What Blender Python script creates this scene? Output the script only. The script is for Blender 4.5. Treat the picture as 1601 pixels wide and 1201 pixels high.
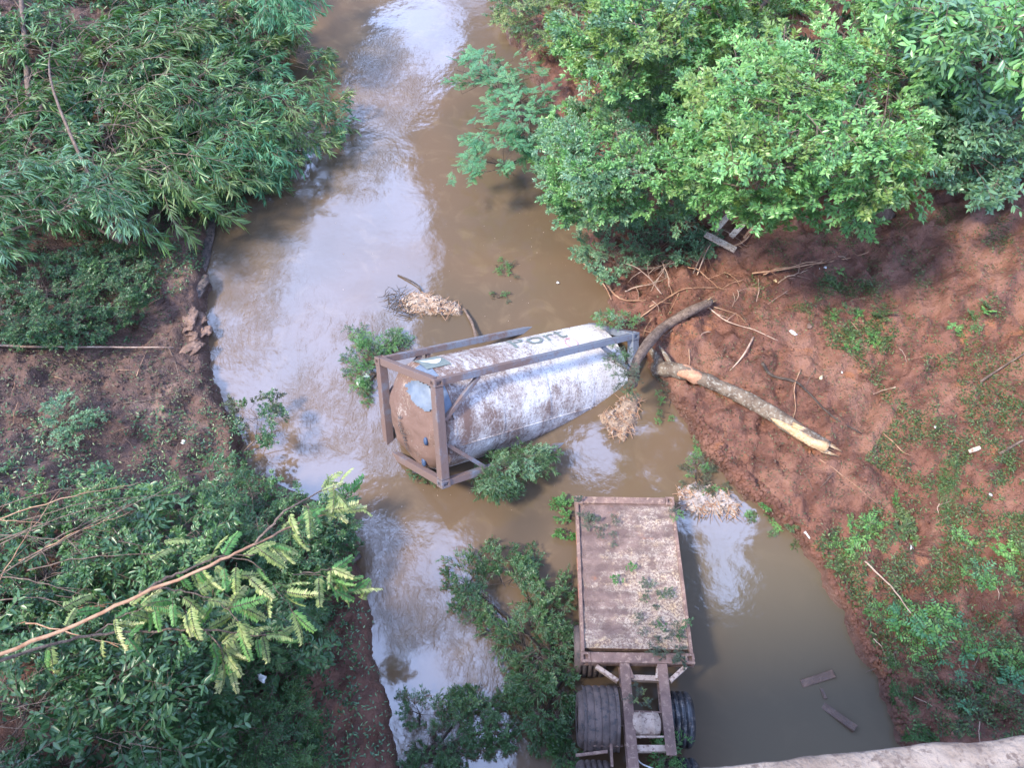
import bpy, bmesh, math, random
import numpy as np
from mathutils import Vector, Matrix
for o in list(bpy.data.objects): bpy.data.objects.remove(o)
SC = bpy.context.scene; COL = SC.collection
RAD = math.radians
random.seed(7); RNG = np.random.default_rng(7)
# ------------------------------------------------------------------ camera
CAMZ, TILT, FPX, IW, IH = 16.5, RAD(33), 1233.0, 1601, 1201
cd = bpy.data.cameras.new('camera'); cam = bpy.data.objects.new('camera', cd); COL.objects.link(cam)
cam.location = (0, 0, CAMZ); cam.rotation_euler = (TILT, 0, 0)
cd.sensor_width = 36; cd.lens = 36*FPX/IW; cd.clip_start = 0.05; cd.clip_end = 600
cd.dof.use_dof = True; cd.dof.focus_distance = 17.5; cd.dof.aperture_fstop = 16
SC.camera = cam
SC.cycles.max_bounces = 6; SC.cycles.diffuse_bounces = 3; SC.cycles.transmission_bounces = 3; SC.cycles.glossy_bounces = 2
SC.render.resolution_x, SC.render.resolution_y = 1024, 769
# ------------------------------------------------------------------ exposure, sun
SC.view_settings.view_transform = 'Standard'; SC.view_settings.look = 'None'
SC.view_settings.gamma = 1; SC.view_settings.use_curve_mapping = False
SC.view_settings.exposure = 0.72
SUN_EL, SUN_AZ = RAD(52), RAD(205)        # azimuth measured from +x, counter-clockwise
sd = bpy.data.lights.new('sun', 'SUN'); sd.energy = 4.6; sd.angle = RAD(9); sd.color = (1, .93, .80)
sun = bpy.data.objects.new('sun', sd); COL.objects.link(sun); sun.location = (0, 0, 40)
sdir = Vector((math.cos(SUN_AZ)*math.cos(SUN_EL), math.sin(SUN_AZ)*math.cos(SUN_EL), math.sin(SUN_EL)))
sun.rotation_euler = sdir.to_track_quat('Z', 'Y').to_euler()
# ------------------------------------------------------------------ pixel <-> world helpers (numpy)
_fw = np.array([0, math.sin(TILT), -math.cos(TILT)]); _up = np.array([0, math.cos(TILT), math.sin(TILT)])
def ray(px, py):
    px = np.asarray(px, float); py = np.asarray(py, float)
    return (_fw + np.multiply.outer((px-IW/2)/FPX, np.array([1., 0, 0])) + np.multiply.outer((IH/2-py)/FPX, _up))
def P(px, py, z=0.0):
    d = ray(px, py); z = np.asarray(z, float)
    t = (z-CAMZ)/d[..., 2]
    return d*t[..., None] + np.array([0, 0, CAMZ])
_tab = np.random.default_rng(3).random((256, 256))
def vn(x, y, s=0):
    x = np.asarray(x, float)+s*17.31; y = np.asarray(y, float)+s*7.77
    xi = np.floor(x).astype(int); yi = np.floor(y).astype(int); fx = x-xi; fy = y-yi
    fx = fx*fx*(3-2*fx); fy = fy*fy*(3-2*fy)
    a = _tab[xi & 255, yi & 255]; b = _tab[(xi+1) & 255, yi & 255]; c = _tab[xi & 255, (yi+1) & 255]; d = _tab[(xi+1) & 255, (yi+1) & 255]
    return (a*(1-fx)+b*fx)*(1-fy)+(c*(1-fx)+d*fx)*fy
def fbm(x, y, s=0, o=4):
    r = 0; a = 1; t = 0
    for i in range(o):
        r = r + a*(vn(x*2**i, y*2**i, s+i)-.5); t += a; a *= .5
    return r/t*2
def ss(a, b, x):
    t = np.clip((x-a)/(b-a), 0, 1); return t*t*(3-2*t)
LSH = [(430,-60),(440,60),(425,180),(345,300),(328,400),(327,480),(338,590),(362,660),(395,735),(470,778),(545,805),(558,860),(580,960),(600,1040),(615,1120),(622,1200),(640,1300)]
RSH = [(760,-60),(790,60),(850,150),(882,250),(908,370),(950,480),(1005,560),(1050,630),(1090,700),(1160,780),(1240,840),(1280,900),(1320,990),(1370,1080),(1395,1150),(1420,1230)]
def shore(l):
    w = P([p[0] for p in l], [p[1] for p in l], 0.0); o = np.argsort(w[:, 1]); return w[o, 1], w[o, 0]
LY, LX = shore(LSH); RY, RX = shore(RSH)
def xl(y): return np.interp(y, LY, LX) + .16*fbm(y*1.1, y*0+1.3, 5, 3) + .13*fbm(y*4, y*0, 6, 5)
def xr(y): return np.interp(y, RY, RX) + .14*fbm(y*1.3, y*0+4.3, 8, 3) + .17*fbm(y*3.6, y*0+2, 9, 5)
def hgt(x, y):
    x = np.asarray(x, float); y = np.asarray(y, float)
    dr = (x-xr(y))*.8; dl = (xl(y)-x)*.95
    n1 = fbm(x*.55, y*.55, 11, 4); n2 = fbm(x*2.6+1.2*n1, y*2.0-x*.8, 12, 4); rg = 1-np.abs(fbm(x*1.5+n1, y*1.5, 21, 4))*2
    e = np.maximum(dr, 0)
    hr = -.25+.16*ss(-.5, 0, dr)+.40*ss(0, .22, dr)+.20*np.minimum(e, 3.2)+.42*np.clip(e-3.2, 0, 6)+.15*np.clip(e-9.2, 0, 30)
    n3 = fbm(x*6+n2*2, y*6, 14, 3)
    hr = hr + ss(.02, .5, dr)*(.30*n1+.20*n2+.14*np.clip(rg, 0, 1)+.035*n3) + ss(-.05, .1, dr)*.07*n2 - .10*ss(.0,.3,dr)*ss(.62,.8,vn(x*1.1+y*.4,y*1.1,31))
    e = np.maximum(dl, 0)
    hl = -.25+.16*ss(-.5, 0, dl)+.48*ss(0, .25, dl)+.16*np.minimum(e, 2.5)+.35*np.clip(e-2.5, 0, 8)+.1*np.clip(e-10.5, 0, 30)
    hl = hl + ss(.02, .5, dl)*(.24*n1+.16*n2+.08*rg+.035*n3) + ss(-.05, .1, dl)*.08*n2
    h = np.maximum(hr, hl)
    deep = np.minimum(np.maximum(-dr, 0), np.maximum(-dl, 0))
    return h - .55*np.clip(deep-.3, 0, 2.2)
def G(px, py, off=0.0):
    px = np.asarray(px, float); py = np.asarray(py, float); z = np.zeros(px.shape)+.5
    for i in range(28):
        p = P(px, py, z); z = z*.45+.55*np.maximum(hgt(p[..., 0], p[..., 1]), 0)
    p = P(px, py, z); p[..., 2] += off; return p
# ------------------------------------------------------------------ world: Nishita sky, added bright patches, broken cloud
W = bpy.data.worlds.new('World'); SC.world = W; W.use_nodes = True
nt = W.node_tree; nt.nodes.clear()
class N:
    def __init__(s, nt): s.nt = nt
    def __call__(s, t, ins=None, **kw):
        n = s.nt.nodes.new(t)
        for k, v in kw.items(): setattr(n, k, v)
        for k, v in (ins or {}).items():
            if isinstance(v, bpy.types.NodeSocket): s.nt.links.new(v, n.inputs[k])
            else: n.inputs[k].default_value = v
        return n
    def m(s, op, a, b=0.0, c=None, clamp=False):
        n = s.nt.nodes.new('ShaderNodeMath'); n.operation = op; n.use_clamp = clamp
        for i, v in enumerate((a, b) if c is None else (a, b, c)):
            if isinstance(v, bpy.types.NodeSocket): s.nt.links.new(v, n.inputs[i])
            else: n.inputs[i].default_value = v
        return n.outputs[0]
    def smooth(s, v, a, b, lo=0., hi=1.):
        n = s('ShaderNodeMapRange', {0: v, 1: a, 2: b, 3: lo, 4: hi}, interpolation_type='SMOOTHSTEP'); return n.outputs[0]
    def noise(s, vec, sc, det=4, rough=.55, dist=0.):
        n = s('ShaderNodeTexNoise', {'Scale': sc, 'Detail': det, 'Roughness': rough, 'Distortion': dist})
        if vec is not None: s.nt.links.new(vec, n.inputs['Vector'])
        return n.outputs['Fac']
    def mix(s, f, a, b, bt='MIX'):
        n = s.nt.nodes.new('ShaderNodeMix'); n.data_type = 'RGBA'; n.blend_type = bt
        for i, v in ((0, f), (6, a), (7, b)):
            if isinstance(v, bpy.types.NodeSocket): s.nt.links.new(v, n.inputs[i])
            else: n.inputs[i].default_value = v if i == 0 else (tuple(v)+(1,) if len(v) == 3 else v)
        return n.outputs[2]
w = N(nt)
sky = w('ShaderNodeTexSky', sky_type='NISHITA', sun_disc=False, sun_elevation=SUN_EL, sun_rotation=RAD(90)-SUN_AZ)
tc = w('ShaderNodeTexCoord'); sep = w('ShaderNodeSeparateXYZ', {0: tc.outputs['Generated']})
zc = w.m('MAXIMUM', sep.outputs[2], .06)
pu = w.m('DIVIDE', sep.outputs[0], zc); pv = w.m('DIVIDE', sep.outputs[1], zc)
pp = w('ShaderNodeCombineXYZ', {0: pu, 1: pv, 2: 0.})
wn = w('ShaderNodeTexNoise', {'Vector': pp.outputs[0], 'Scale': 2.6, 'Detail': 5., 'Roughness': .5})
wv = w('ShaderNodeVectorMath', {0: wn.outputs['Color'], 1: (.5, .5, .5)}, operation='SUBTRACT')
wv = w('ShaderNodeVectorMath', {0: wv.outputs[0], 'Scale': .22}, operation='SCALE')
pw = w('ShaderNodeVectorMath', {0: pp.outputs[0], 1: wv.outputs[0]}, operation='ADD')
def q(px, py): a = P(px, py, 0.0); return a[0]/CAMZ, a[1]/CAMZ
# bright sky patches added to shape the river reflections (centre, half extents, angle)
banks = []
for (cx, cy, hx, hy, an) in [(430,390,235,215,-10),(500,580,150,200,5),(655,70,65,90,0),(560,250,75,60,0),(640,1010,140,165,10),(690,1160,90,90,0),(1040,700,85,60,20),(1125,800,55,60,0),(420,620,70,90,0),(1140,900,30,60,0),(950,700,30,40,0)]:
    c = q(cx, cy); ex = q(cx+hx, cy)[0]-c[0]; ey = (q(cx, cy-hy)[1]-q(cx, cy+hy)[1])/2
    v = w('ShaderNodeMapping', {0: pw.outputs[0], 1: (c[0], c[1], 0), 2: (0, 0, RAD(an)), 3: (ex, ey, 1)}, vector_type='TEXTURE')
    ln = w('ShaderNodeVectorMath', {0: v.outputs[0]}, operation='LENGTH').outputs['Value']
    banks.append(w.smooth(ln, 1.08, .93))
cl = banks[0]
for b in banks[1:]: cl = w.m('MAXIMUM', cl, b)
gen = w.smooth(w.noise(pp.outputs[0], 1.1, 6, .55), .50, .60)
rr = w('ShaderNodeVectorMath', {0: pp.outputs[0]}, operation='LENGTH').outputs['Value']
far = w.smooth(w.noise(pp.outputs[0], .8, 2), .0, 1.0)
outside = w.m('MAXIMUM', w.m('MAXIMUM', w.smooth(pu, .62, .8), w.smooth(pu, -.62, -.8)), w.m('MAXIMUM', w.smooth(pv, 1.55, 1.8), w.smooth(pv, 0., -.2)))
cl = w.m('MAXIMUM', cl, w.m('MULTIPLY', gen, outside))
cl = w.m('MULTIPLY', cl, w.smooth(w.noise(pp.outputs[0], 5, 5), .25, .62, .6, 1.))
cl = w.m('MULTIPLY', cl, w.smooth(sep.outputs[2], .0, .12))
b1 = w('ShaderNodeBackground', {0: sky.outputs[0], 1: .10})
b2 = w('ShaderNodeBackground', {0: (.42, .57, 1.0, 1), 1: 7.2})
mx = w('ShaderNodeMixShader', {0: cl, 1: b1.outputs[0], 2: b2.outputs[0]})
w('ShaderNodeOutputWorld', {0: mx.outputs[0]})
# ------------------------------------------------------------------ materials
def mat(name):
    m = bpy.data.materials.new(name); m.use_nodes = True; nt = m.node_tree; nt.nodes.clear(); n = N(nt)
    out = n('ShaderNodeOutputMaterial'); b = n('ShaderNodeBsdfPrincipled'); nt.links.new(b.outputs[0], out.inputs[0])
    n.b = b; n.out = out; n.L = nt.links.new; return m, n
def bump(n, h, dist=.01, st=1.):
    bp = n('ShaderNodeBump', {'Height': h, 'Distance': dist, 'Strength': st}); n.L(bp.outputs[0], n.b.inputs['Normal']); return bp
def opos(n): return n('ShaderNodeTexCoord').outputs['Object']
def gpos(n): return n('ShaderNodeNewGeometry').outputs['Position']
def simple(name, c1, c2, sc=8, rough=.7, bd=.004, bs=30, c3=None, wpos=False, metal=0., r2=None, th=(.35, .65)):
    m, n = mat(name); v = gpos(n) if wpos else opos(n)
    f = n.smooth(n.noise(v, sc, 6, .62), *th); c = n.mix(f, c1, c2)
    if c3: c = n.mix(n.smooth(n.noise(v, sc*3.7, 5, .7), .52, .62), c, c3)
    n.L(c, n.b.inputs['Base Color'])
    n.L(n.smooth(n.noise(v, sc*2.3, 4), .3, .7, rough, r2 if r2 is not None else min(1, rough+.15)), n.b.inputs['Roughness'])
    n.b.inputs['Metallic'].default_value = metal
    bump(n, n.noise(v, bs, 5, .65), bd); return m
# mud: red on the right bank; left browner, tree shade darkened into its colour
m_mud, n = mat('mud'); v = gpos(n); s = n('ShaderNodeSeparateXYZ', {0: v})
big = n.noise(v, .7, 5, .6, .4); fine = n.noise(v, 6, 6, .65); mid = n.noise(v, 2.2, 6, .6, .8)
red = n.mix(n.smooth(mid, .38, .62), (.108, .042, .026), (.205, .086, .055)); red = n.mix(n.smooth(big, .50, .66), red, (.255, .122, .080))
red = n.mix(n.smooth(n.noise(v, 1.3, 4, .6, .5), .60, .70), red, (.29, .118, .058))
brn_shade = n.mix(n.smooth(mid, .38, .62), (.080, .043, .033), (.136, .074, .055)); brn_shade = n.mix(n.smooth(big, .58, .7), brn_shade, (.21, .13, .098))
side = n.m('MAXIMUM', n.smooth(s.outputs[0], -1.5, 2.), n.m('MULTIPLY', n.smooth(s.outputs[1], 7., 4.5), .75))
c = n.mix(side, brn_shade, red); c = n.mix(n.smooth(fine, .55, .75, 0, .55), c, (.07, .04, .03))
wet = n.smooth(n.m('ADD', s.outputs[2], n.m('MULTIPLY', fine, -.15)), .22, .02); c = n.mix(n.m('MULTIPLY', wet, .55), c, (.09, .05, .035))
n.L(c, n.b.inputs['Base Color'])
n.L(n.m('SUBTRACT', n.smooth(mid, .3, .7, .42, .75), n.m('MULTIPLY', wet, .25)), n.b.inputs['Roughness'])
bump(n, n.m('ADD', n.m('MULTIPLY', n.noise(v, 5, 7, .62, .6), 1.), n.m('MULTIPLY', n.noise(v, 24, 5, .7), .35)), .12)
# water
m_water, n = mat('turbid_water'); v = gpos(n); s = n('ShaderNodeSeparateXYZ', {0: v})
c = n.mix(n.smooth(n.noise(v, .16, 3, .5, .5), .35, .65), (.130, .083, .050), (.100, .072, .047))
c = n.mix(n.smooth(n.noise(v, .9, 5, .6, 1.5), .5, .75, 0, .35), c, (.20, .14, .085))
rb = n.m('MULTIPLY', n.smooth(s.outputs[0], 2.2, 5.), n.smooth(s.outputs[1], 8.5, 5.5)); c = n.mix(n.m('MULTIPLY', rb, .75), c, (.105, .088, .060))
n.L(c, n.b.inputs['Base Color']); n.b.inputs['IOR'].default_value = 1.6; n.b.inputs['Roughness'].default_value = .03
def spots(lst):
    r = None
    for (px, py, rx, ry) in lst:
        c0 = P(px, py, 0.); ex = P(px+rx, py, 0.)[0]-c0[0]; ey = (P(px, py-ry, 0.)[1]-P(px, py+ry, 0.)[1])/2
        mp = n('ShaderNodeMapping', {0: v, 1: (c0[0], c0[1], 0), 3: (ex, ey, 1)}, vector_type='TEXTURE')
        k = n.smooth(n('ShaderNodeVectorMath', {0: mp.outputs[0]}, operation='LENGTH').outputs['Value'], 1.3, .4)
        r = k if r is None else n.m('MAXIMUM', r, k)
    return r
act = spots([(400,380,90,130),(420,500,110,90),(560,260,60,60),(600,130,70,80),(520,620,90,90),(610,690,60,50),(600,900,70,90),(650,960,70,60),(560,530,60,50),(740,1010,60,80),(640,1170,90,60)])
nz = n.noise(v, .8, 3, .6); act = n.m('MULTIPLY', act, n.smooth(nz, .35, .65, .3, 1.))
swirlv = n('ShaderNodeMapping', {0: v, 2: (0, 0, RAD(28)), 3: (1., .55, 1)})
r1 = n.noise(swirlv.outputs[0], 3.4, 5, .6, 1.8); r2 = n.noise(v, 9., 4, .6, 1.0); r3 = n.noise(v, .9, 3, .5)
hh = n.m('ADD', n.m('MULTIPLY', n.m('MULTIPLY', r1, act), .022), n.m('MULTIPLY', n.m('MULTIPLY', r2, act), .010))
hh = n.m('ADD', hh, n.m('ADD', n.m('MULTIPLY', r3, .009), n.m('MULTIPLY', r2, .0006)))
bump(n, hh, 1.0)
def leafmat(name, c1, c2, c3, rough=.33, trans=.25):
    m, n = mat(name)
    at = n('ShaderNodeAttribute', attribute_name='tint'); oi = n('ShaderNodeObjectInfo')
    f = n.m('ADD', n.m('MULTIPLY', at.outputs['Fac'], .75), n.m('MULTIPLY', oi.outputs['Random'], .25))
    r = n('ShaderNodeValToRGB', {0: f}); e = r.color_ramp.elements
    e[0].position = .12; e[0].color = (*c1, 1); e[1].position = .95; e[1].color = (*c3, 1); k = e.new(.58); k.color = (*c2, 1)
    n.L(r.outputs[0], n.b.inputs['Base Color']); n.b.inputs['Roughness'].default_value = rough
    n.b.inputs['IOR'].default_value = 1.5
    tr = n('ShaderNodeBsdfTranslucent'); n.L(n.mix(1., r.outputs[0], (1.0, 1.25, .45), 'MULTIPLY'), tr.inputs[0])
    mx = n('ShaderNodeMixShader', {0: trans}); n.L(n.b.outputs[0], mx.inputs[1]); n.L(tr.outputs[0], mx.inputs[2]); n.L(mx.outputs[0], n.out.inputs[0])
    return m
L_willow = leafmat('willow_leaf', (0.043, 0.109, 0.043), (0.109, 0.217, 0.072), (0.275, 0.377, 0.116))
L_bright = leafmat('bright_leaf', (0.079, 0.199, 0.072), (0.191, 0.391, 0.128), (0.415, 0.574, 0.208))
L_dull = leafmat('dull_leaf', (0.069, 0.157, 0.088), (0.166, 0.304, 0.166), (0.332, 0.470, 0.216))
L_feather = leafmat('feathery_leaf', (0.045, 0.154, 0.081), (0.090, 0.254, 0.117), (0.164, 0.344, 0.145), .5)
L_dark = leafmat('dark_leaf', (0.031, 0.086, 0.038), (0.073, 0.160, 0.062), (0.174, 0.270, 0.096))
L_yellow = leafmat('yellow_green_leaf', (.12, .19, .06), (.22, .29, .10), (.42, .44, .16), .5)
L_weed = leafmat('weed_leaf', (0.051, 0.145, 0.043), (0.102, 0.261, 0.065), (0.217, 0.377, 0.102), .5)
L_litter = leafmat('litter_leaf', (.055, .035, .022), (.055, .085, .035), (.24, .25, .12), .5, .1)
L_moss = leafmat('olive_weed_leaf', (.045, .055, .025), (.07, .13, .04), (.20, .26, .10), .5)
L_float = leafmat('river_branch_leaf', (.028, .075, .026), (.07, .15, .05), (.17, .26, .10), .35)
L_frond = leafmat('pale_frond_leaf', (.12, .19, .05), (.26, .32, .10), (.48, .46, .20), .5, .15)
L_yellowish = leafmat('yellowish_leaf', (.10, .19, .05), (.20, .30, .08), (.36, .42, .14), .4)  # yellower leaf tone for variety in the right-bank crowns
L_wpale = leafmat('pale_willow_leaf', (.07, .13, .04), (.16, .24, .08), (.36, .40, .16), .4)
L_grey = leafmat('grey_wilted_leaf', (.03, .045, .03), (.07, .10, .06), (.16, .17, .10), .6, .1)
M_bark = simple('bark', (.10, .065, .05), (.20, .14, .105), 9, .8, .02, 26, (.06, .04, .03))
M_darkbark = simple('dark_bark', (.035, .025, .02), (.09, .065, .05), 9, .8, .02, 26)
M_log = simple('log_bark', (.105, .07, .048), (.20, .148, .105), 3.5, .7, .04, 14, (.29, .26, .21), True)
M_wood = simple('raw_split_wood', (.50, .31, .16), (.62, .45, .27), 6, .7, .03, 40, (.45, .22, .10), True)
M_twig = simple('dry_twig', (.26, .13, .075), (.40, .24, .15), 5, .8, .01, 30, None, True)
M_pole = simple('pale_pole', (.30, .19, .14), (.5, .36, .27), 5, .8, .01, 30, None, True)
M_plank = simple('weathered_plank', (.42, .33, .26), (.62, .52, .43), 5, .8, .02, 22, (.22, .13, .09), True)
M_wetwood = simple('muddy_wet_timber', (.09, .052, .036), (.15, .088, .06), 5, .35, .02, 22, (.09, .06, .05), True)
M_litter = simple('white_litter', (.48, .47, .45), (.68, .68, .68), 9, .5, .02, 20)
M_ylitter = simple('cream_litter', (.55, .42, .24), (.68, .55, .34), 9, .6, .02, 20)
M_tyre = simple('muddy_tyre', (.075, .055, .05), (.15, .105, .09), 3, .6, .02, 24, (.05, .045, .045))
M_tyrewet = simple('wet_black_tyre', (.022, .025, .03), (.05, .052, .058), 2.5, .12, .012, 16, (.12, .10, .09))
M_conc = simple('bridge_concrete', (.19, .14, .108), (.29, .23, .185), 14, .85, .006, 70, (.14, .10, .08))
M_agg = simple('exposed_aggregate', (.28, .21, .16), (.46, .38, .32), 60, .8, .006, 110, (.24, .15, .10))
M_foam = simple('beige_flotsam', (.30, .21, .15), (.50, .38, .29), 7, .85, .05, 22, (.20, .13, .09), True)
M_chip = simple('pale_chip', (.30, .21, .15), (.45, .34, .27), 7, .8, .02, 22, None, True)
M_rag = simple('dark_rag', (.03, .03, .035), (.08, .08, .09), 7, .6, .02, 22)
M_clay = simple('peeling_clay', (.13, .075, .055), (.25, .155, .115), 4, .7, .05, 12, (.12, .07, .05), True)
M_driftwood = simple('dark_driftwood', (.055, .042, .038), (.14, .10, .085), 3, .55, .05, 9, (.03, .024, .022), True)
# muddy steel: blue-grey paint where washed, brown mud film elsewhere
m_steel, n = mat('muddy_grey_steel'); v = opos(n); s = n('ShaderNodeSeparateXYZ', {0: v})
f = n.smooth(n.m('ADD', n.noise(v, 1.6, 6, .7), n.m('MULTIPLY', s.outputs[0], -.045)), .44, .64)
c = n.mix(f, (.16, .175, .21), (.150, .098, .084)); c = n.mix(n.smooth(n.noise(v, 14, 5, .7), .55, .68), c, (.13, .075, .06))
n.L(c, n.b.inputs['Base Color']); n.L(n.smooth(f, 0, 1, .38, .8), n.b.inputs['Roughness']); bump(n, n.noise(v, 25, 5), .006)
M_bluepanel = simple('washed_blue_grey_panel', (.10, .13, .18), (.16, .19, .24), 2, .5, .006, 18)
M_blue = simple('blue_insulation', (.03, .055, .11), (.05, .08, .15), 6, .5, .01, 20)
M_dgreen = simple('green_grey_print', (.14, .17, .155), (.19, .21, .19), 9, .6, .002, 30)
M_white = simple('white_print', (.72, .72, .72), (.8, .8, .8), 9, .6, .002, 30)
M_redprint = simple('faded_red_print', (.50, .16, .18), (.60, .28, .28), 9, .6, .002, 30)
def tankmat(name, lo, hi, tan=False):
    m, n = mat(name); v = opos(n); s = n('ShaderNodeSeparateXYZ', {0: v})
    vy = n('ShaderNodeMapping', {0: v, 3: (1., .32, .32)})
    a = n.noise(v, .75, 5, .62, .3); b = n.noise(v, 17, 6, .75); st = n.noise(vy.outputs[0], 9, 5, .7)
    a = n.m('ADD', n.m('MULTIPLY', a, .75), n.m('MULTIPLY', n.noise(v, 3.1, 6, .7, .6), .40)); k = n.m('ADD', n.m('ADD', a, n.m('MULTIPLY', b, .55)), n.m('MULTIPLY', st, .35))
    k = n.m('ADD', k, n.m('MULTIPLY', s.outputs[0], -.050)); f = n.smooth(k, lo, hi)
    base = n.mix(n.smooth(n.noise(v, 1.7, 4), .4, .65), (.66, .63, .62), (.56, .50, .47)) if not tan else n.mix(n.smooth(n.noise(v, 1.9, 4), .4, .6), (.44, .31, .24), (.58, .48, .42))
    c = n.mix(f, base, (.165, .098, .076)); c = n.mix(n.smooth(n.noise(v, 26, 5, .8), .56, .62), c, (.15, .085, .065))
    n.L(c, n.b.inputs['Base Color']); n.L(n.smooth(f, 0, 1, .35, .85), n.b.inputs['Roughness']); bump(n, n.m('ADD', n.m('MULTIPLY', f, .6), n.m('MULTIPLY', b, .5)), .02); return m
M_tank = tankmat('muddy_white_cladding', .90, 1.24); M_head = tankmat('muddy_tan_head', .96, 1.16, True)
M_mudcake = simple('caked_mud', (.15, .085, .068), (.24, .14, .11), 7, .85, .03, 20)
# deck: worn tread plate, mud film and cream debris crust
m_deck, n = mat('tread_plate'); v = opos(n); s = n('ShaderNodeSeparateXYZ', {0: v})
vo = n('ShaderNodeTexVoronoi', {'Vector': v, 'Scale': 42., 'Randomness': .55}); tread = n.smooth(vo.outputs['Distance'], .36, .18)
brk = n('ShaderNodeTexChecker', {'Vector': v, 'Scale': 26.}).outputs['Fac']
a = n.noise(v, .9, 5, .6, .4); strp = n.noise(n('ShaderNodeMapping', {0: v, 3: (.25, 2.6, 1)}).outputs[0], 1.6, 4, .6)
k = n.m('ADD', n.m('MULTIPLY', a, .8), n.m('ADD', n.m('MULTIPLY', strp, .55), n.m('MULTIPLY', s.outputs[0], .10)))
k = n.m('ADD', k, n.m('MULTIPLY', s.outputs[1], -.055)); k = n.m('ADD', k, n.m('MULTIPLY', n.m('SUBTRACT', n.noise(v, 7, 5, .7), .5), .5)); crust = n.smooth(k, .47, .68)
crk = n.m('MULTIPLY', crust, n.smooth(n.m('ADD', n.noise(v, 22, 6, .85), n.m('MULTIPLY', tread, .10)), .42, .60))
mudc = n.mix(n.smooth(n.noise(v, 3, 5), .4, .65), (.135, .085, .072), (.20, .13, .108))
mudc = n.mix(n.smooth(n.noise(v, 2.1, 5, .6), .60, .72), mudc, (.27, .12, .07))
c = n.mix(crk, mudc, n.mix(n.smooth(n.noise(v, 4, 3), .45, .7), (.47, .38, .30), (.52, .37, .22)))
n.L(c, n.b.inputs['Base Color']); n.b.inputs['Roughness'].default_value = .75
bump(n, n.m('ADD', tread, n.noise(v, 40, 4)), .012)
M_rustbeam = simple('rusty_muddy_beam', (.14, .085, .07), (.23, .14, .11), 3, .75, .01, 26, (.30, .20, .15))
M_tanbeam = simple('tan_muddy_beam', (.36, .26, .20), (.50, .38, .30), 4, .75, .01, 26, (.22, .14, .11))
M_orange = simple('faded_orange_marking', (.35, .12, .08), (.45, .2, .13), 9, .6, .004, 30)
M_grass = leafmat('fine_green_growth', (.035, .10, .03), (.07, .17, .05), (.14, .26, .08), .6)
# ------------------------------------------------------------------ object helpers
def tag(o, label=None, cat=None, group=None, kind=None):
    if label: o['label'] = label
    if cat: o['category'] = cat
    if group: o['group'] = group
    if kind: o['kind'] = kind
    return o
def empty(name, loc=(0, 0, 0), label=None, cat=None, group=None, mtx=None):
    o = bpy.data.objects.new(name, None); COL.objects.link(o); o.empty_display_size = .2
    if mtx is not None: o.matrix_world = mtx
    else: o.location = loc
    return tag(o, label, cat, group)
def link(name, me, parent=None, mtx=None):
    o = bpy.data.objects.new(name, me); COL.objects.link(o)
    if parent is not None: o.parent = parent
    if mtx is not None: o.matrix_basis = mtx
    return o
def npmesh(name, V, F, mats, mi=None, tint=None, smooth=False):
    me = bpy.data.meshes.new(name); V = np.asarray(V, np.float32); F = np.asarray(F, np.int32); k = F.shape[1]
    me.vertices.add(len(V)); me.vertices.foreach_set('co', V.ravel())
    me.loops.add(F.size); me.loops.foreach_set('vertex_index', F.ravel())
    me.polygons.add(len(F)); me.polygons.foreach_set('loop_start', np.arange(0, F.size, k, dtype=np.int32))
    if mi is not None: me.polygons.foreach_set('material_index', np.asarray(mi, np.int32))
    if smooth: me.polygons.foreach_set('use_smooth', np.ones(len(F), bool))
    for m in (mats if isinstance(mats, (list, tuple)) else [mats]): me.materials.append(m)
    me.update(calc_edges=True)
    if tint is not None:
        a = me.attributes.new('tint', 'FLOAT', 'POINT'); a.data.foreach_set('value', np.asarray(tint, np.float32))
    return me
class Geo:
    """collects triangles with a material index and a tint"""
    def __init__(s): s.V = []; s.F = []; s.M = []; s.T = []; s.n = 0
    def add(s, V, F, m=0, t=0.):
        V = np.asarray(V, float); F = np.asarray(F, int)
        s.V.append(V); s.F.append(F+s.n); s.M.append(np.full(len(F), m)); s.T.append(np.full(len(V), t) if np.isscalar(t) else np.asarray(t)); s.n += len(V)
    def mesh(s, name, mats, smooth=False):
        return npmesh(name, np.concatenate(s.V), np.concatenate(s.F), mats, np.concatenate(s.M), np.concatenate(s.T), smooth)
def nrm(v): return v/np.maximum(np.linalg.norm(v, axis=-1, keepdims=True), 1e-9)
def tube(pts, rad, n=5, cap=True, rough=0., seed=0):
    pts = np.asarray(pts, float); k = len(pts); rad = np.broadcast_to(np.asarray(rad, float), (k,))
    t = nrm(np.gradient(pts, axis=0)); u = np.cross(t[0], [0, 0, 1.]); u = u if np.linalg.norm(u) > .1 else np.cross(t[0], [1., 0, 0]); u = nrm(u)
    V = []
    for i in range(k):
        u = nrm(u-t[i]*np.dot(u, t[i])); b = np.cross(t[i], u); a = np.arange(n)*2*np.pi/n
        r = rad[i]*(1+rough*(2*vn(np.cos(a)*1.3+i*.35+seed, np.sin(a)*1.3+i*.21+seed*3, 4)-1)) if rough else rad[i]
        V.append(pts[i]+(np.cos(a)*r)[:, None]*u+(np.sin(a)*r)[:, None]*b if rough else pts[i]+rad[i]*(np.cos(a)[:, None]*u+np.sin(a)[:, None]*b))
    V = np.concatenate(V); F = []
    for i in range(k-1):
        for j in range(n):
            a0 = i*n+j; a1 = i*n+(j+1) % n; F += [(a0, a1, a1+n), (a0, a1+n, a0+n)]
    if cap:
        V = np.concatenate([V, pts[:1], pts[-1:]]); c0 = len(V)-2
        for j in range(n): F += [(c0, (j+1) % n, j), (c0+1, (k-1)*n+j, (k-1)*n+(j+1) % n)]
    return V, F
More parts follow.
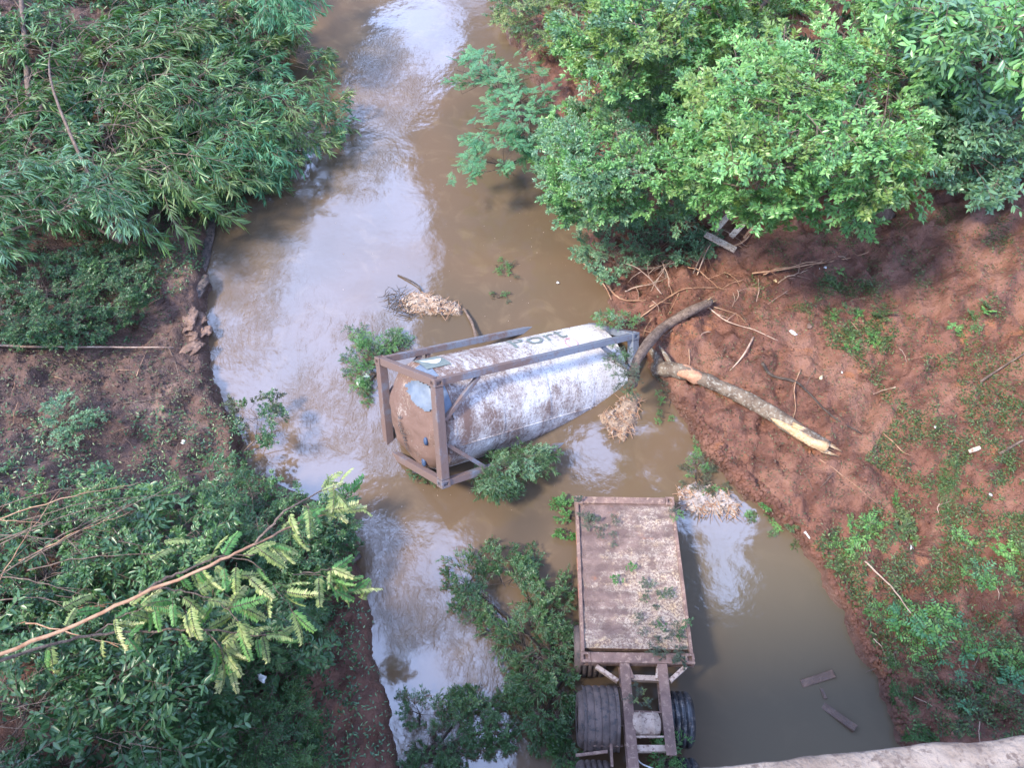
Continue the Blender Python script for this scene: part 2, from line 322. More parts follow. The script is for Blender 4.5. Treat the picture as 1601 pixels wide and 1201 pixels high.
def smoothpath(p, m=6):
    p = np.asarray(p, float); q_ = np.concatenate([2*p[:1]-p[1:2], p, 2*p[-1:]-p[-2:-1]]); out = []
    for i in range(len(p)-1):
        a, b, c, d = q_[i:i+4]
        for t in np.arange(m)/m: out.append(.5*(2*b+(c-a)*t+(2*a-5*b+4*c-d)*t*t+(3*b-a-3*c+d)*t**3))
    out.append(p[-1]); return np.array(out)
def leaves(g, base, d, up, ln, wd, tint, m=0, curve=.12, two=False):
    """many leaf blades at once: folded along the midrib, tip curving down"""
    base = np.asarray(base); N_ = len(base); d = nrm(d); sdv = nrm(np.cross(d, up)); nn = nrm(np.cross(sdv, d))
    ln = np.broadcast_to(ln, (N_,))[:, None]; wd = np.broadcast_to(wd, (N_,))[:, None]
    def pt(t, s_, lift): return base+d*ln*t+sdv*wd*s_*.5+nn*(lift*wd-curve*ln*t*t)
    if two:
        vs = [pt(0, 0, 0), pt(.28, 1, .12), pt(.28, -1, .12), pt(.5, 0, 0), pt(.72, .8, .1), pt(.72, -.8, .1), pt(1, 0, 0)]
        fs = [(0, 3, 1), (0, 2, 3), (1, 3, 4), (2, 5, 3), (3, 6, 4), (3, 5, 6)]
    else:
        vs = [pt(0, 0, 0), pt(.42, 1, .15), pt(.42, -1, .15), pt(.5, 0, 0), pt(1, 0, 0)]
        fs = [(0, 3, 1), (0, 2, 3), (1, 3, 4), (2, 4, 3)]
    k = len(vs); V = np.stack(vs, 1).reshape(-1, 3); F = (np.arange(N_)[:, None, None]*k+np.array(fs)[None]).reshape(-1, 3)
    g.add(V, F, m, np.repeat(np.broadcast_to(tint, (N_,)), k))
def arc(p0, d0, L, sag, k=5, wob=.1, rng=RNG):
    pts = [np.array(p0, float)]; d = nrm(np.array(d0, float))
    for i in range(k-1):
        d = nrm(d+np.array([0, 0, -sag/k])+rng.normal(0, wob, 3)/k*2); pts.append(pts[-1]+d*L/(k-1))
    return np.array(pts)
def interp(pts, t):
    k = len(pts)-1; i = np.clip((np.asarray(t)*k).astype(int), 0, k-1); f = np.asarray(t)*k-i
    return pts[i]*(1-f[:, None])+pts[i+1]*f[:, None], nrm(pts[i+1]-pts[i])
SP = {}
def spray(kind, leafm, barkm=None):
    key = (kind, leafm.name)
    if key in SP: return SP[key]
    barkm = barkm or M_bark; out = []
    for vnum in range(7):
        rng = np.random.default_rng(100+vnum+sum(map(ord, kind))); g = Geo()
        if kind in ('willow', 'oval', 'fine', 'broad'):
            Lm = dict(willow=1.15, oval=.95, fine=.8, broad=1.1)[kind]; sag = dict(willow=.9, oval=.25, fine=.3, broad=.5)[kind]
            ll = dict(willow=.235, oval=.115, fine=.11, broad=.20)[kind]; ww = dict(willow=.030, oval=.046, fine=.026, broad=.062)[kind]
            main = arc((0, 0, 0), (1, 0, .25), Lm, sag, 6, .12, rng); g.add(*tube(main, np.linspace(.011, .003, 6), 3, False), 1, rng.random()*.3)
            ax = [(main, 1.)]
            for j in range(dict(willow=6, oval=8, fine=9, broad=5)[kind]):
                t = rng.uniform(.12, .92); p, d = interp(main, np.array([t])); a = rng.uniform(.5, 1.2)*(1 if j % 2 else -1)
                d = d[0]; dd = np.array([d[0]*math.cos(a)-d[1]*math.sin(a), d[0]*math.sin(a)+d[1]*math.cos(a), d[2]+rng.uniform(-.3, .55)])
                sub = arc(p[0], dd, Lm*rng.uniform(.28, .52), sag*.8, 4, .15, rng); g.add(*tube(sub, np.linspace(.006, .002, 4), 3, False), 1, rng.random()*.3); ax.append((sub, .55))
            for pts, wgt in ax:
                nl = int(dict(willow=26, oval=40, fine=32, broad=18)[kind]*(wgt if wgt == 1 else .55))
                t = rng.uniform(.15 if wgt < 1 else .3, 1, nl)**(.75 if kind != 'oval' else .55); p, d = interp(pts, np.clip(t, 0, 1)); sg = np.where(np.arange(nl) % 2, 1, -1)[:, None]
                side = nrm(np.cross(d, [0, 0, 1.]))*sg; az = rng.normal(0, .35, (nl, 3))
                dr = d*dict(willow=1.0, oval=.7, fine=.8, broad=.6)[kind]+side*dict(willow=.55, oval=.9, fine=.8, broad=1.)[kind]+np.array([0, 0, dict(willow=-.35, oval=.12, fine=.05, broad=-.1)[kind]])+az
                upv = np.array([0, 0, 1.])+rng.normal(0, .4, (nl, 3))
                leaves(g, p, dr, upv, ll*rng.uniform(.65, 1.2, nl), ww*rng.uniform(.75, 1.2, nl), np.clip(.15+.55*t*rng.random(nl)+.3*rng.random(nl)**3, 0, 1), 0, .16 if kind == 'willow' else .1, kind in ('willow', 'broad'))
        elif kind == 'feather':
            main = arc((0, 0, 0), (1, 0, .2), .8, .5, 5, .12, rng); g.add(*tube(main, np.linspace(.010, .003, 5), 3, False), 1, .1)
            for j in range(11):
                t = rng.uniform(.15, 1); p, d = interp(main, np.array([t])); a = rng.uniform(.2, 1.3)*(1 if j % 2 else -1); d = d[0]
                fr = arc(p[0], (d[0]*math.cos(a)-d[1]*math.sin(a), d[0]*math.sin(a)+d[1]*math.cos(a), rng.uniform(-.2, .3)), rng.uniform(.22, .36), .5, 4, .1, rng)
                tt = np.repeat(np.linspace(.1, 1, 11), 2); q1, dd = interp(fr, tt); sg = np.where(np.arange(22) % 2, 1, -1)[:, None]
                sd_ = nrm(np.cross(dd, [0, 0, 1.]))*sg
                leaves(g, q1, dd*.55+sd_+rng.normal(0, .12, (22, 3)), np.array([0, 0, 1.])+rng.normal(0, .2, (22, 3)), .085*np.sin(np.pi*(.15+.75*tt)), .022, rng.uniform(.2, .9), 0, .1)
        elif kind == 'pinnate':
            L_ = rng.uniform(.75, .95); main = arc((0, 0, 0), (1, 0, .25), L_, .9, 8, .06, rng); g.add(*tube(main, np.linspace(.008, .003, 8), 4, False), 1, .6)
            nl = 30; tt = np.repeat(np.linspace(.16, 1, nl//2), 2); p, d = interp(main, tt); sg = np.where(np.arange(nl) % 2, 1, -1)[:, None]; sd_ = nrm(np.cross(d, [0, 0, 1.]))*sg
            leaves(g, p, d*.5+sd_+np.array([0, 0, -.12])+rng.normal(0, .07, (nl, 3)), np.array([0, 0, 1.])+rng.normal(0, .12, (nl, 3)), (.20*np.sin(np.pi*(.2+.62*tt))*rng.uniform(.6, 1.1, nl)), .054*rng.uniform(.7, 1.15, nl), np.clip(.45+.5*tt*rng.random()+rng.normal(0, .12, nl), 0, 1), 0, .32, True)
        elif kind == 'weed':
            for j in range(9):
                a = j*2.4+rng.uniform(-.3, .3); st = arc((0, 0, 0), (math.cos(a), math.sin(a), rng.uniform(.4, 1.6)), rng.uniform(.18, .42), .8, 4, .1, rng); g.add(*tube(st, .004, 3, False), 1, .3)
                tt = np.repeat(np.linspace(.3, 1, 5), 2); p, d = interp(st, tt); sg = np.where(np.arange(10) % 2, 1, -1)[:, None]; sd_ = nrm(np.cross(d, [0, 0, 1.]))*sg
                leaves(g, p, d*.6+sd_+rng.normal(0, .15, (10, 3)), np.array([0, 0, 1.])+rng.normal(0, .2, (10, 3)), rng.uniform(.07, .13), .05, rng.uniform(.2, 1, 10), 0, .1)
        out.append(g.mesh(f'{kind}_{leafm.name}_spray', [leafm, barkm]))
    SP[key] = out; return out
def inpoly(poly, x, y):
    r = np.zeros(len(x), bool); n_ = len(poly)
    for i in range(n_):
        x1, y1 = poly[i]; x2, y2 = poly[(i+1) % n_]
        c = ((y1 > y) != (y2 > y)) & (x < (x2-x1)*(y-y1)/(y2-y1+1e-9)+x1); r ^= c
    return r
def edist(poly, x, y):
    m = np.full(len(x), 1e9)
    for i in range(len(poly)):
        a = np.array(poly[i], float); b = np.array(poly[(i+1) % len(poly)], float); ab = b-a
        t = np.clip(((x-a[0])*ab[0]+(y-a[1])*ab[1])/(ab@ab+1e-9), 0, 1); m = np.minimum(m, np.hypot(x-a[0]-t*ab[0], y-a[1]-t*ab[1]))
    return m
def sample(poly, n_, rng, clump=0.):
    p = np.array(poly, float); lo = p.min(0); hi = p.max(0); X = []; Y = []; c = 0
    while c < n_:
        x = rng.uniform(lo[0], hi[0], 4000); y = rng.uniform(lo[1], hi[1], 4000); k = inpoly(poly, x, y)
        if clump: k &= rng.random(4000) < np.clip((vn(x/38., y/38., 3)*.6+vn(x/13., y/13., 5)*.4-clump)*4, .03, 1)
        X.append(x[k]); Y.append(y[k]); c += k.sum()
    return np.concatenate(X)[:n_], np.concatenate(Y)[:n_]
_sid = [0]
def plant(name, label, cat, group, poly, z0, z1, n_, kinds, base, K=6, sc=(.8, 1.2), under=1.5, edge=90, barkm=None, r0=.12, trunk=True, sprayname='leaf_spray', ground=False, pitch=(-.35, .35), centre=None, rtwig=.012, hole=None, basez=None):
    """a tree, bush or fallen branch: limbs lead from its base to leaf sprays spread through the crown volume"""
    _sid[0] += 1; rng = np.random.default_rng(_sid[0]*13+5); barkm = barkm or M_bark
    x, y = sample(poly, n_, rng)
    if hole:
        k = ~inpoly(hole, x, y); x, y = x[k], y[k]
    n_ = len(x); e = np.clip(edist(poly, x, y)/edge, 0, 1)
    rel = rng.random(n_)**.8
    z = z0+(z1-z0)*np.sqrt(e)*(1-.0*rel)-under*rng.random(n_)**1.6
    if ground:
        gp = G(x, y); pos = gp.copy(); pos[:, 2] = gp[:, 2]+np.maximum(z-z0, 0)+z0
        pos = P(x, y, pos[:, 2])
    else: pos = P(x, y, z)
    pos[:, 2] = np.maximum(pos[:, 2], np.maximum(hgt(pos[:, 0], pos[:, 1]), 0)+.06)
    b = np.array(base, float) if len(base) == 3 else (G(base[0], base[1], -.05) if basez is None else P(base[0], base[1], basez)); root = empty(name, b, label, cat, group)
    cc = pos.mean(0) if centre is None else P(*centre)
    out = pos-(b*.45+cc*.55); yaw = np.arctan2(out[:, 1], out[:, 0])+rng.normal(0, .65, n_)
    S = rng.uniform(*sc, n_); pt = rng.uniform(*pitch, n_); start = pos-np.stack([np.cos(yaw)*np.cos(pt), np.sin(yaw)*np.cos(pt), np.sin(pt)*.8], 1)*S[:, None]*.45
    # limbs by k-means
    cen = start[rng.choice(n_, min(K, n_), replace=False)]
    for _ in range(6):
        a = ((start[:, None]-cen[None])**2).sum(-1).argmin(1); cen = np.array([start[a == k].mean(0) if (a == k).any() else cen[k] for k in range(len(cen))])
    if trunk:
        top = b*.45+cc*.55; top[2] = b[2]+(cc[2]-b[2])*.5
        tp = smoothpath([b, b*.6+top*.4+rng.normal(0, .12, 3)*np.array([1, 1, .2]), top], 5); V, F = tube(tp-b, np.linspace(r0*1.25, r0*.8, len(tp)), 9, True, .25, _sid[0])
        g = Geo(); g.add(V, F); link('trunk', g.mesh('trunk', barkm, True), root)
    else: tp = smoothpath([b, b*.6+cc*.4, b*.3+cc*.7], 5); top = b
    for k in range(len(cen)):
        i = np.where(a == k)[0]
        if len(i) == 0: continue
        g = Geo(); s0 = tp[-1] if trunk else b; end = cen[k]-np.array([0, 0, .15])
        midp = s0*.5+end*.5+rng.normal(0, .06, 3)*np.linalg.norm(end-s0); limb = smoothpath([s0, midp, end], 6); r1 = r0*.55 if trunk else r0
        g.add(*tube(limb-b, np.linspace(r1, max(r1*.3, rtwig), len(limb)), 6, True, .2, k), 0)
        dd = np.linalg.norm(start[i][:, None]-limb[None], axis=2)+np.linspace(.8, 0, len(limb))[None]; near = limb[dd.argmin(1)]
        for j, ii in enumerate(i):
            mid = near[j]*.5+start[ii]*.5+rng.normal(0, .05, 3); g.add(*tube(np.array([near[j], mid, start[ii]])-b, [rtwig, rtwig*.8, rtwig*.55], 4, False), 0)
        link('branch', g.mesh('branch', barkm, False), root)
    protos = [spray(kd, lm) for kd, lm in kinds]
    for i in range(n_):
        ps = protos[rng.integers(len(protos))]; me = ps[rng.integers(len(ps))]
        o = link(sprayname, me, root); o.location = start[i]-b; o.rotation_euler = (rng.normal(0, .45), -pt[i], yaw[i]); o.scale = (S[i],)*3
    return root
def box(bm, c, s, bev=0.0, rot=None):
    r = bmesh.ops.create_cube(bm, size=1.0); vs = r['verts']
    M_ = Matrix.Translation(Vector(c)) @ (rot.to_4x4() if rot is not None else Matrix.Identity(4)) @ Matrix.Diagonal((*s, 1))
    bmesh.ops.transform(bm, matrix=M_, verts=vs)
    if bev: bmesh.ops.bevel(bm, geom=list({e for v_ in vs for e in v_.link_edges}), offset=bev, segments=2, affect='EDGES', profile=.6)
def bmo(name, fn, m, parent=None, smooth=False):
    bm = bmesh.new(); fn(bm); bmesh.ops.recalc_face_normals(bm, faces=bm.faces); me = bpy.data.meshes.new(name); bm.to_mesh(me); bm.free()
    for k in (m if isinstance(m, (list, tuple)) else [m]): me.materials.append(k)
    if smooth: me.polygons.foreach_set('use_smooth', [True]*len(me.polygons))
    return link(name, me, parent)
def beam(name, a, b, wd, ht, m, parent, upv=(0, 0, 1), bev=.012, prof=None):
    """box-section or channel beam from a to b; prof 'i' gives flanges and a web"""
    a = Vector(a); b = Vector(b); d = (b-a); L_ = d.length; d.normalize(); u = Vector(upv); s_ = d.cross(u).normalized(); u = s_.cross(d)
    R3 = Matrix((d, s_, u)).transposed(); c = (a+b)/2
    def f(bm):
        if prof == 'i':
            box(bm, c+u*(ht/2-.015), (L_, wd, .03), .005, R3); box(bm, c-u*(ht/2-.015), (L_, wd, .03), .005, R3); box(bm, c, (L_, .03, ht-.062), 0, R3)
        else: box(bm, c, (L_, wd, ht), bev, R3)
    return bmo(name, f, m, parent)

# ================================================================== SETTING
xs = np.concatenate([-15-np.geomspace(.3, 140, 26)[::-1], np.arange(-15, 18, .06), 18+np.geomspace(.3, 140, 26)])
ys = np.concatenate([-1-np.geomspace(.3, 120, 24)[::-1], np.arange(-1, 27, .06), 27+np.geomspace(.3, 160, 26)])
X, Y = np.meshgrid(xs, ys); Z = hgt(X, Y); V = np.stack([X, Y, Z], -1).reshape(-1, 3)
nx = len(xs); I = (np.arange(len(ys)-1)[:, None]*nx+np.arange(nx-1)[None]).ravel(); F = np.stack([I, I+1, I+1+nx, I+nx], 1)
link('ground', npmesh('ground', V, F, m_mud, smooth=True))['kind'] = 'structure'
V = [(-160, -120, 0), (160, -120, 0), (160, 190, 0), (-160, 190, 0)]
link('river_water', npmesh('river_water', V, [(0, 1, 2, 3)], m_water))['kind'] = 'structure'

# ================================================================== TANK CONTAINER
def euR(a, b, c):
    ca, sa, cb, sb, cc, sc_ = math.cos(a), math.sin(a), math.cos(b), math.sin(b), math.cos(c), math.sin(c)
    return np.array([[ca, -sa, 0], [sa, ca, 0], [0, 0, 1]])@np.array([[cb, 0, sb], [0, 1, 0], [-sb, 0, cb]])@np.array([[1, 0, 0], [0, cc, -sc_], [0, sc_, cc]])
tB = np.array([-1.6505, 9.2066, 2.4843]); tR = euR(.534, .366, -.6164); TL, TW, TH = 6.0959*.965, 2.7674*.965, 2.5343*.965
tB = np.array([0, 0, CAMZ])+(tB-np.array([0, 0, CAMZ]))*.965
org = tB+tR[:, 0]*TL/2+tR[:, 1]*TW/2-tR[:, 2]*TH
MT = Matrix([[*tR[0], org[0]], [*tR[1], org[1]], [*tR[2], org[2]], [0, 0, 0, 1]])
tank = empty('tank_container', label='wrecked white tank container in muddy steel frame, tilted half sunk in the river', cat='tank container', mtx=MT)
hx, hy = TL/2, TW/2; RT = 1.25; TZ = TH/2
pw_, rw = .20, .15
for sx in (-1, 1):
    for sy in (-1, 1):
        o = beam('corner_post', (sx*(hx-.1), sy*(hy-.1), .19), (sx*(hx-.1), sy*(hy-.1), TH-.19), pw_, pw_, m_steel, tank, (1, 0, 0))
        for zz in (.09, TH-.09):
            def f(bm, zz=zz, sx=sx, sy=sy):
                box(bm, (sx*(hx-.1), sy*(hy-.1), zz), (.225, .225, .18), .012)
                bm.faces.ensure_lookup_table(); big = [q_ for q_ in bm.faces if q_.calc_area() > .018]
                r = bmesh.ops.inset_individual(bm, faces=big, thickness=.055); bmesh.ops.inset_individual(bm, faces=big, thickness=.004, depth=-.05)
            bmo('corner_casting', f, m_steel, tank)
        # diagonal side braces
        for lo in (0, 1):
            za, zb = ((TH-.95), TH-.17) if lo else (.95, .17)
            beam('diagonal_brace', (sx*(hx-.22), sy*(hy-.09), za), (sx*(hx-1.15), sy*(hy-.09), zb), .09, .10, m_steel, tank, (0, 1, 0), .008)
    for zz in (.09, TH-.09):
        beam('end_beam', (sx*(hx-.09), -hy+.215, zz), (sx*(hx-.09), hy-.215, zz), rw, rw+.02, m_steel, tank)
for sy in (-1, 1):
    for zz in (.09, TH-.09):
        beam('long_rail', (-hx+.215, sy*(hy-.09), zz), (hx-.215, sy*(hy-.09), zz), rw, rw, m_steel, tank)
beam('rail_stub', (-hx+1.35, hy-.09, TH-.47), (-hx+1.35, hy-.09, TH-.17), .1, .1, m_steel, tank, (1, 0, 0))
beam('rail_stub', (hx-1.35, hy-.09, TH-.47), (hx-1.35, hy-.09, TH-.17), .1, .1, m_steel, tank, (1, 0, 0))
def cyl_strip(x0, x1, r, nx_=10, na=96, wob=.006, a0=0, a1=2*np.pi):
    a = np.linspace(a0, a1, na+1); x = np.linspace(x0, x1, nx_+1); A, XX = np.meshgrid(a, x)
    rr_ = r+wob*(fbm(XX*1.5+r*9, A*2, 41, 3))
    V = np.stack([XX, np.cos(A)*rr_, TZ+np.sin(A)*rr_], -1).reshape(-1, 3); I = (np.arange(nx_)[:, None]*(na+1)+np.arange(na)[None]).ravel()
    return V, np.stack([I, I+1, I+na+2, I+na+1], 1)
xa, xb = -hx+.46, hx-.30
cuts = [xa, xa+1.28, xa+2.6, xa+3.95, xb]
for i in range(4):
    V, F = cyl_strip(cuts[i]+.004, cuts[i+1]-.004, RT+.006*(i % 2), 16); link('cladding_panel', npmesh('cladding_panel', V, F, M_tank, smooth=True), tank)
for i in (1, 2, 3):
    V, F = cyl_strip(cuts[i]-.03, cuts[i]+.03, RT+.016, 2, 96, .002); link('cladding_band', npmesh('cladding_band', V, F, M_tank, smooth=True), tank)
for an in (RAD(200), RAD(247), RAD(80)):
    pts = np.stack([np.linspace(xa, xb, 24), np.cos(an)*(RT+.008)*np.ones(24), TZ+np.sin(an)*(RT+.008)*np.ones(24)], 1); V, F = tube(pts, .012, 5); g = Geo(); g.add(V, F); link('cladding_seam', g.mesh('cladding_seam', M_tank, True), tank)
def head(x0, sgn, depth, r, crumple):
    u = np.linspace(0, 1, 28); a = np.linspace(0, 2*np.pi, 97); A, U = np.meshgrid(a, u)
    RR = r*np.sin(U*np.pi/2)**.85; XX = x0+sgn*depth*np.cos(U*np.pi/2); yy = np.cos(A)*RR; zz = np.sin(A)*RR
    XX = XX+sgn*crumple*fbm(yy*1.6, zz*1.6, 51, 4); V = np.stack([XX, yy, TZ+zz], -1).reshape(-1, 3)
    I = (np.arange(27)[:, None]*97+np.arange(96)[None]).ravel(); return V, np.stack([I, I+1, I+98, I+97], 1)
V, F = head(xa-.02, -1, .50, RT-.04, .12); link('tank_head', npmesh('tank_head', V, F, M_head, smooth=True), tank)
V, F = head(xb+.02, 1, .34, RT-.05, .03); link('tank_head', npmesh('tank_head', V, F, M_tank, smooth=True), tank)
# torn rim between head and cladding with the grey inner panel and blue foam showing
def torn(a0, a1, r, xoff, wdt, seed, m, name):
    a = np.linspace(a0, a1, 60); g = Geo(); e0 = xa-.02+xoff+0*a; e1 = e0-wdt*(.45+.55*(vn(a*7, a*0, seed)+.5*vn(a*25, a*0, seed+1)))
    r0_ = r+.012; V = np.concatenate([np.stack([e0, np.cos(a)*r0_, TZ+np.sin(a)*r0_], 1), np.stack([(e0+e1)/2, np.cos(a)*(r0_-.02), TZ+np.sin(a)*(r0_-.02)], 1), np.stack([e1, np.cos(a)*(r0_-.08), TZ+np.sin(a)*(r0_-.08)], 1)])
    F = [(k*60+i, k*60+i+1, (k+1)*60+i+1, (k+1)*60+i) for k in (0, 1) for i in range(59)]; return link(name, npmesh(name, V, F, m, smooth=True), tank)
torn(RAD(95), RAD(165), RT, .05, .30, 61, M_bluepanel, 'torn_inner_panel')['label'] = 'washed blue grey inner panel showing through torn cladding'
torn(RAD(170), RAD(300), RT, .05, .16, 62, M_tank, 'torn_rim'); torn(RAD(20), RAD(92), RT, .05, .16, 63, M_head, 'torn_rim')
def ray_local(px, py):
    d = ray(px, py); d = tR.T@d; o_ = tR.T@(np.array([0, 0, CAMZ])-org); return o_, d
def tank_hit(px, py, r=RT):
    o_, d = ray_local(px, py); oy, oz = o_[1], o_[2]-TZ; A_ = d[1]**2+d[2]**2; B_ = 2*(oy*d[1]+oz*d[2]); C_ = oy*oy+oz*oz-r*r; D_ = B_*B_-4*A_*C_
    t = (-B_-math.sqrt(max(D_, 0)))/(2*A_); p = o_+d*t; return p[0], math.atan2(p[2]-TZ, p[1]), D_ > 0
def text_mesh(body, size=1.):
    cu = bpy.data.curves.new('txt', 'FONT'); cu.body = body; cu.size = size; cu.offset = .0; cu.resolution_u = 5; o = bpy.data.objects.new('txt', cu); COL.objects.link(o)
    bpy.context.view_layer.update(); me = bpy.data.meshes.new_from_object(o.evaluated_get(bpy.context.evaluated_depsgraph_get())); bpy.data.objects.remove(o)
    bm = bmesh.new(); bm.from_mesh(me)
    ysz = [v_.co.y for v_ in bm.verts]; lo, hi = min(ysz), max(ysz)
    for k in range(1, 10): bmesh.ops.bisect_plane(bm, geom=bm.verts[:]+bm.edges[:]+bm.faces[:], plane_co=(0, lo+(hi-lo)*k/10, 0), plane_no=(0, 1, 0))
    bm.to_mesh(me); bm.free(); return me
def wrap(me, x0, th0, width, height, m, name, slant=0.):
    co = np.empty(len(me.vertices)*3); me.vertices.foreach_get('co', co); co = co.reshape(-1, 3); w_ = co[:, 0].max()-co[:, 0].min(); h_ = co[:, 1].max()-min(co[:, 1].min(), 0)
    u_ = (co[:, 0]-co[:, 0].min())/w_; v_ = co[:, 1]/h_; th = th0-v_*height/RT; r = RT+.020
    # text reads along +x with its top toward +y side
    co = np.stack([x0+u_*width+v_*slant, np.cos(th)*r, TZ+np.sin(th)*r], 1); me.vertices.foreach_set('co', co.ravel()); me.materials.clear(); me.materials.append(m); me.update(); return link(name, me, tank)
h1 = tank_hit(795, 539); h2 = tank_hit(868, 519)
wrap(text_mesh('Port'), h1[0], h1[1]+.22, h2[0]-h1[0], .55, M_dgreen, 'lettering', .10)
g = Geo(); hs = tank_hit(862, 519); ths = np.linspace(0, 1, 10); pts = np.stack([hs[0]+.02+.55*ths, np.cos(hs[1]-.25+.30*(ths-.2)**2)*(RT+.018), TZ+np.sin(hs[1]-.25+.30*(ths-.2)**2)*(RT+.018)], 1)
V, F = tube(pts, np.interp(ths, [0, .4, 1], [.03, .022, .006]), 5); g.add(V, F); link('lettering_swoosh', g.mesh('swoosh', M_dgreen), tank)
hr_ = tank_hit(893, 536); tt_ = np.linspace(0, 2*np.pi, 26); th = hr_[1]+.13*np.sin(tt_); V, F = tube(np.stack([hr_[0]+.17*np.cos(tt_), np.cos(th)*(RT+.012), TZ+np.sin(th)*(RT+.012)], 1), .012, 5); g = Geo(); g.add(V, F); link('red_ring_mark', g.mesh('ring', M_redprint), tank)
def patch(u0, u1, t0, t1, m, name, r=RT+.02, fn=None):
    k = 12; uu, tt = np.meshgrid(np.linspace(0, 1, k+1), np.linspace(0, 1, k+1)); 
    if fn: uu, tt = fn(uu, tt)
    X_ = u0+(u1-u0)*uu; T_ = t0+(t1-t0)*tt; V = np.stack([X_, np.cos(T_)*r, TZ+np.sin(T_)*r], -1).reshape(-1, 3); I = (np.arange(k)[:, None]*(k+1)+np.arange(k)[None]).ravel()
    return link(name, npmesh(name, V, np.stack([I, I+1, I+k+2, I+k+1], 1), m, smooth=True), tank)
h1 = tank_hit(652, 568); h2 = tank_hit(697, 562); x0 = h1[0]; x1 = h2[0]; tc_ = tank_hit(672, 566)[1]
patch(x0, x0+.62, tc_+.26, tc_-.26, M_dgreen, 'logo_square')
patch(x0+.07, x0+.55, tc_+.20, tc_-.20, M_white, 'logo_crescent', RT+.028, lambda u, t: (u, .62+(t-.5)*.42*np.sin(np.pi*np.clip(u, .01, .99))**.7-.45*np.sin(np.pi*u)**1.0*.6-.25*(u-.5)))
me = text_mesh('newport'); co = np.empty(len(me.vertices)*3); me.vertices.foreach_get('co', co); co = co.reshape(-1, 3); co[:, 0] -= co[:, 0].mean(); co /= (co[:, 0].max()-co[:, 0].min()); 
def head_x(yy, zz):
    rr_ = np.hypot(yy, zz)/(RT-.04); U = np.arcsin(np.clip(rr_, 0, 1)**(1/.85))*2/np.pi; return xa-.02-.50*np.cos(U*np.pi/2)-.12*fbm(yy*1.6, zz*1.6, 51, 4)
def head_hit(px, py):
    o_, d = ray_local(px, py); t = 5.
    for _ in range(60):
        p = o_+d*t; t += (head_x(p[1], p[2]-TZ)-p[0])/d[0]*.7
    p = o_+d*t; return p[1], p[2]-TZ
ha = np.array(head_hit(644, 706)); hb = np.array(head_hit(631, 650)); dv = hb-ha; dl_ = np.linalg.norm(dv); dv /= dl_; pv_ = np.array([dv[1], -dv[0]])
c2 = (ha+hb)/2; yz = c2+np.outer(co[:, 0]*dl_, dv)+np.outer(co[:, 1]*dl_, pv_*1.)
if np.isfinite(yz).all() and np.abs(yz).max() < 1.3:
    me.vertices.foreach_set('co', np.stack([head_x(yz[:, 0], yz[:, 1])-.05, yz[:, 0], yz[:, 1]+TZ], 1).ravel()); me.materials.clear(); me.materials.append(M_rag); me.update(); link('lettering', me, tank)
def head_patch(poly, m, name, lift, seed, label=None):
    p = np.array(poly, float); lo = p.min(0); hi = p.max(0); k = 22; gx_, gy_ = np.meshgrid(np.linspace(lo[0], hi[0], k), np.linspace(lo[1], hi[1], k)); pts = []
    for a_, b_ in zip(gx_.ravel(), gy_.ravel()):
        yy, zz = head_hit(a_, b_); pts.append((head_x(yy, zz)-lift, yy, zz+TZ))
    V = np.array(pts); ok = inpoly(poly, gx_.ravel()+3*fbm(gx_.ravel()*.3, gy_.ravel()*.3, seed, 3), gy_.ravel()) & np.isfinite(V).all(1) & (np.hypot(V[:, 1], V[:, 2]-TZ) < RT-.06); V = np.nan_to_num(V)
    I = (np.arange(k-1)[:, None]*k+np.arange(k-1)[None]).ravel(); F = np.stack([I, I+1, I+k+1, I+k], 1); F = F[ok[F].all(1)]
    if len(F):
        o = link(name, npmesh(name, V, F, m, smooth=True), tank)
        if label: o['label'] = label
head_patch([(634,598),(655,592),(678,602),(682,640),(668,645),(650,632),(640,615)], M_bluepanel, 'torn_inner_panel', .05, 5, 'washed blue grey plate showing through torn cladding')
head_patch([(584,700),(590,655),(597,660),(606,700),(598,705)], m_steel, 'exposed_plate', .02, 6)
# blue insulation blisters at the rim and a manhole
for (px, py, s_) in ((673, 690, .10), (670, 722, .12)):
    yy, zz = head_hit(px-6, py)
    def f(bm, yy=yy, zz=zz, s_=s_): bmesh.ops.create_icosphere(bm, subdivisions=2, radius=1, matrix=Matrix.Translation((head_x(yy, zz)-.02, yy, zz+TZ)) @ Matrix.Diagonal((.05, s_*.6, s_, 1)))
    bmo('torn_insulation', f, M_blue, tank, True)

# ================================================================== FLATBED TRAILER
c4 = [P(895, 773, .62), P(1057, 784, .62), P(1081, 1037, 1.0), P(914, 1039, 1.0)]  # TL TR BR BL
o0 = (c4[2]+c4[3])/2; far_ = (c4[0]+c4[1])/2; dyv = far_-o0; DL = np.linalg.norm(dyv); dyv /= DL
dxv = nrm(c4[2]-c4[3]); dxv = nrm(dxv-dyv*np.dot(dxv, dyv)); dzv = np.cross(dxv, dyv); DW = (np.linalg.norm(c4[2]-c4[3])+np.linalg.norm(c4[1]-c4[0]))/2
dR = np.stack([dxv, dyv, dzv], 1); MD = Matrix([[*dR[0], o0[0]], [*dR[1], o0[1]], [*dR[2], o0[2]], [0, 0, 0, 1]])
trl = empty('flatbed_trailer', label='mud covered trailer with rusty tread plate deck, wheels standing in the river', cat='trailer', mtx=MD)
def D(px, py, zl=0.):
    d = dR.T@ray(px, py); o_ = dR.T@(np.array([0, 0, CAMZ])-o0); t = (zl-o_[2])/d[2]; return o_+d*t
hw = DW/2; skew = .0
gx = np.linspace(-hw+.07, hw-.07, 70); gy = np.linspace(.30, DL-.02, 110); XX, YY = np.meshgrid(gx, gy)
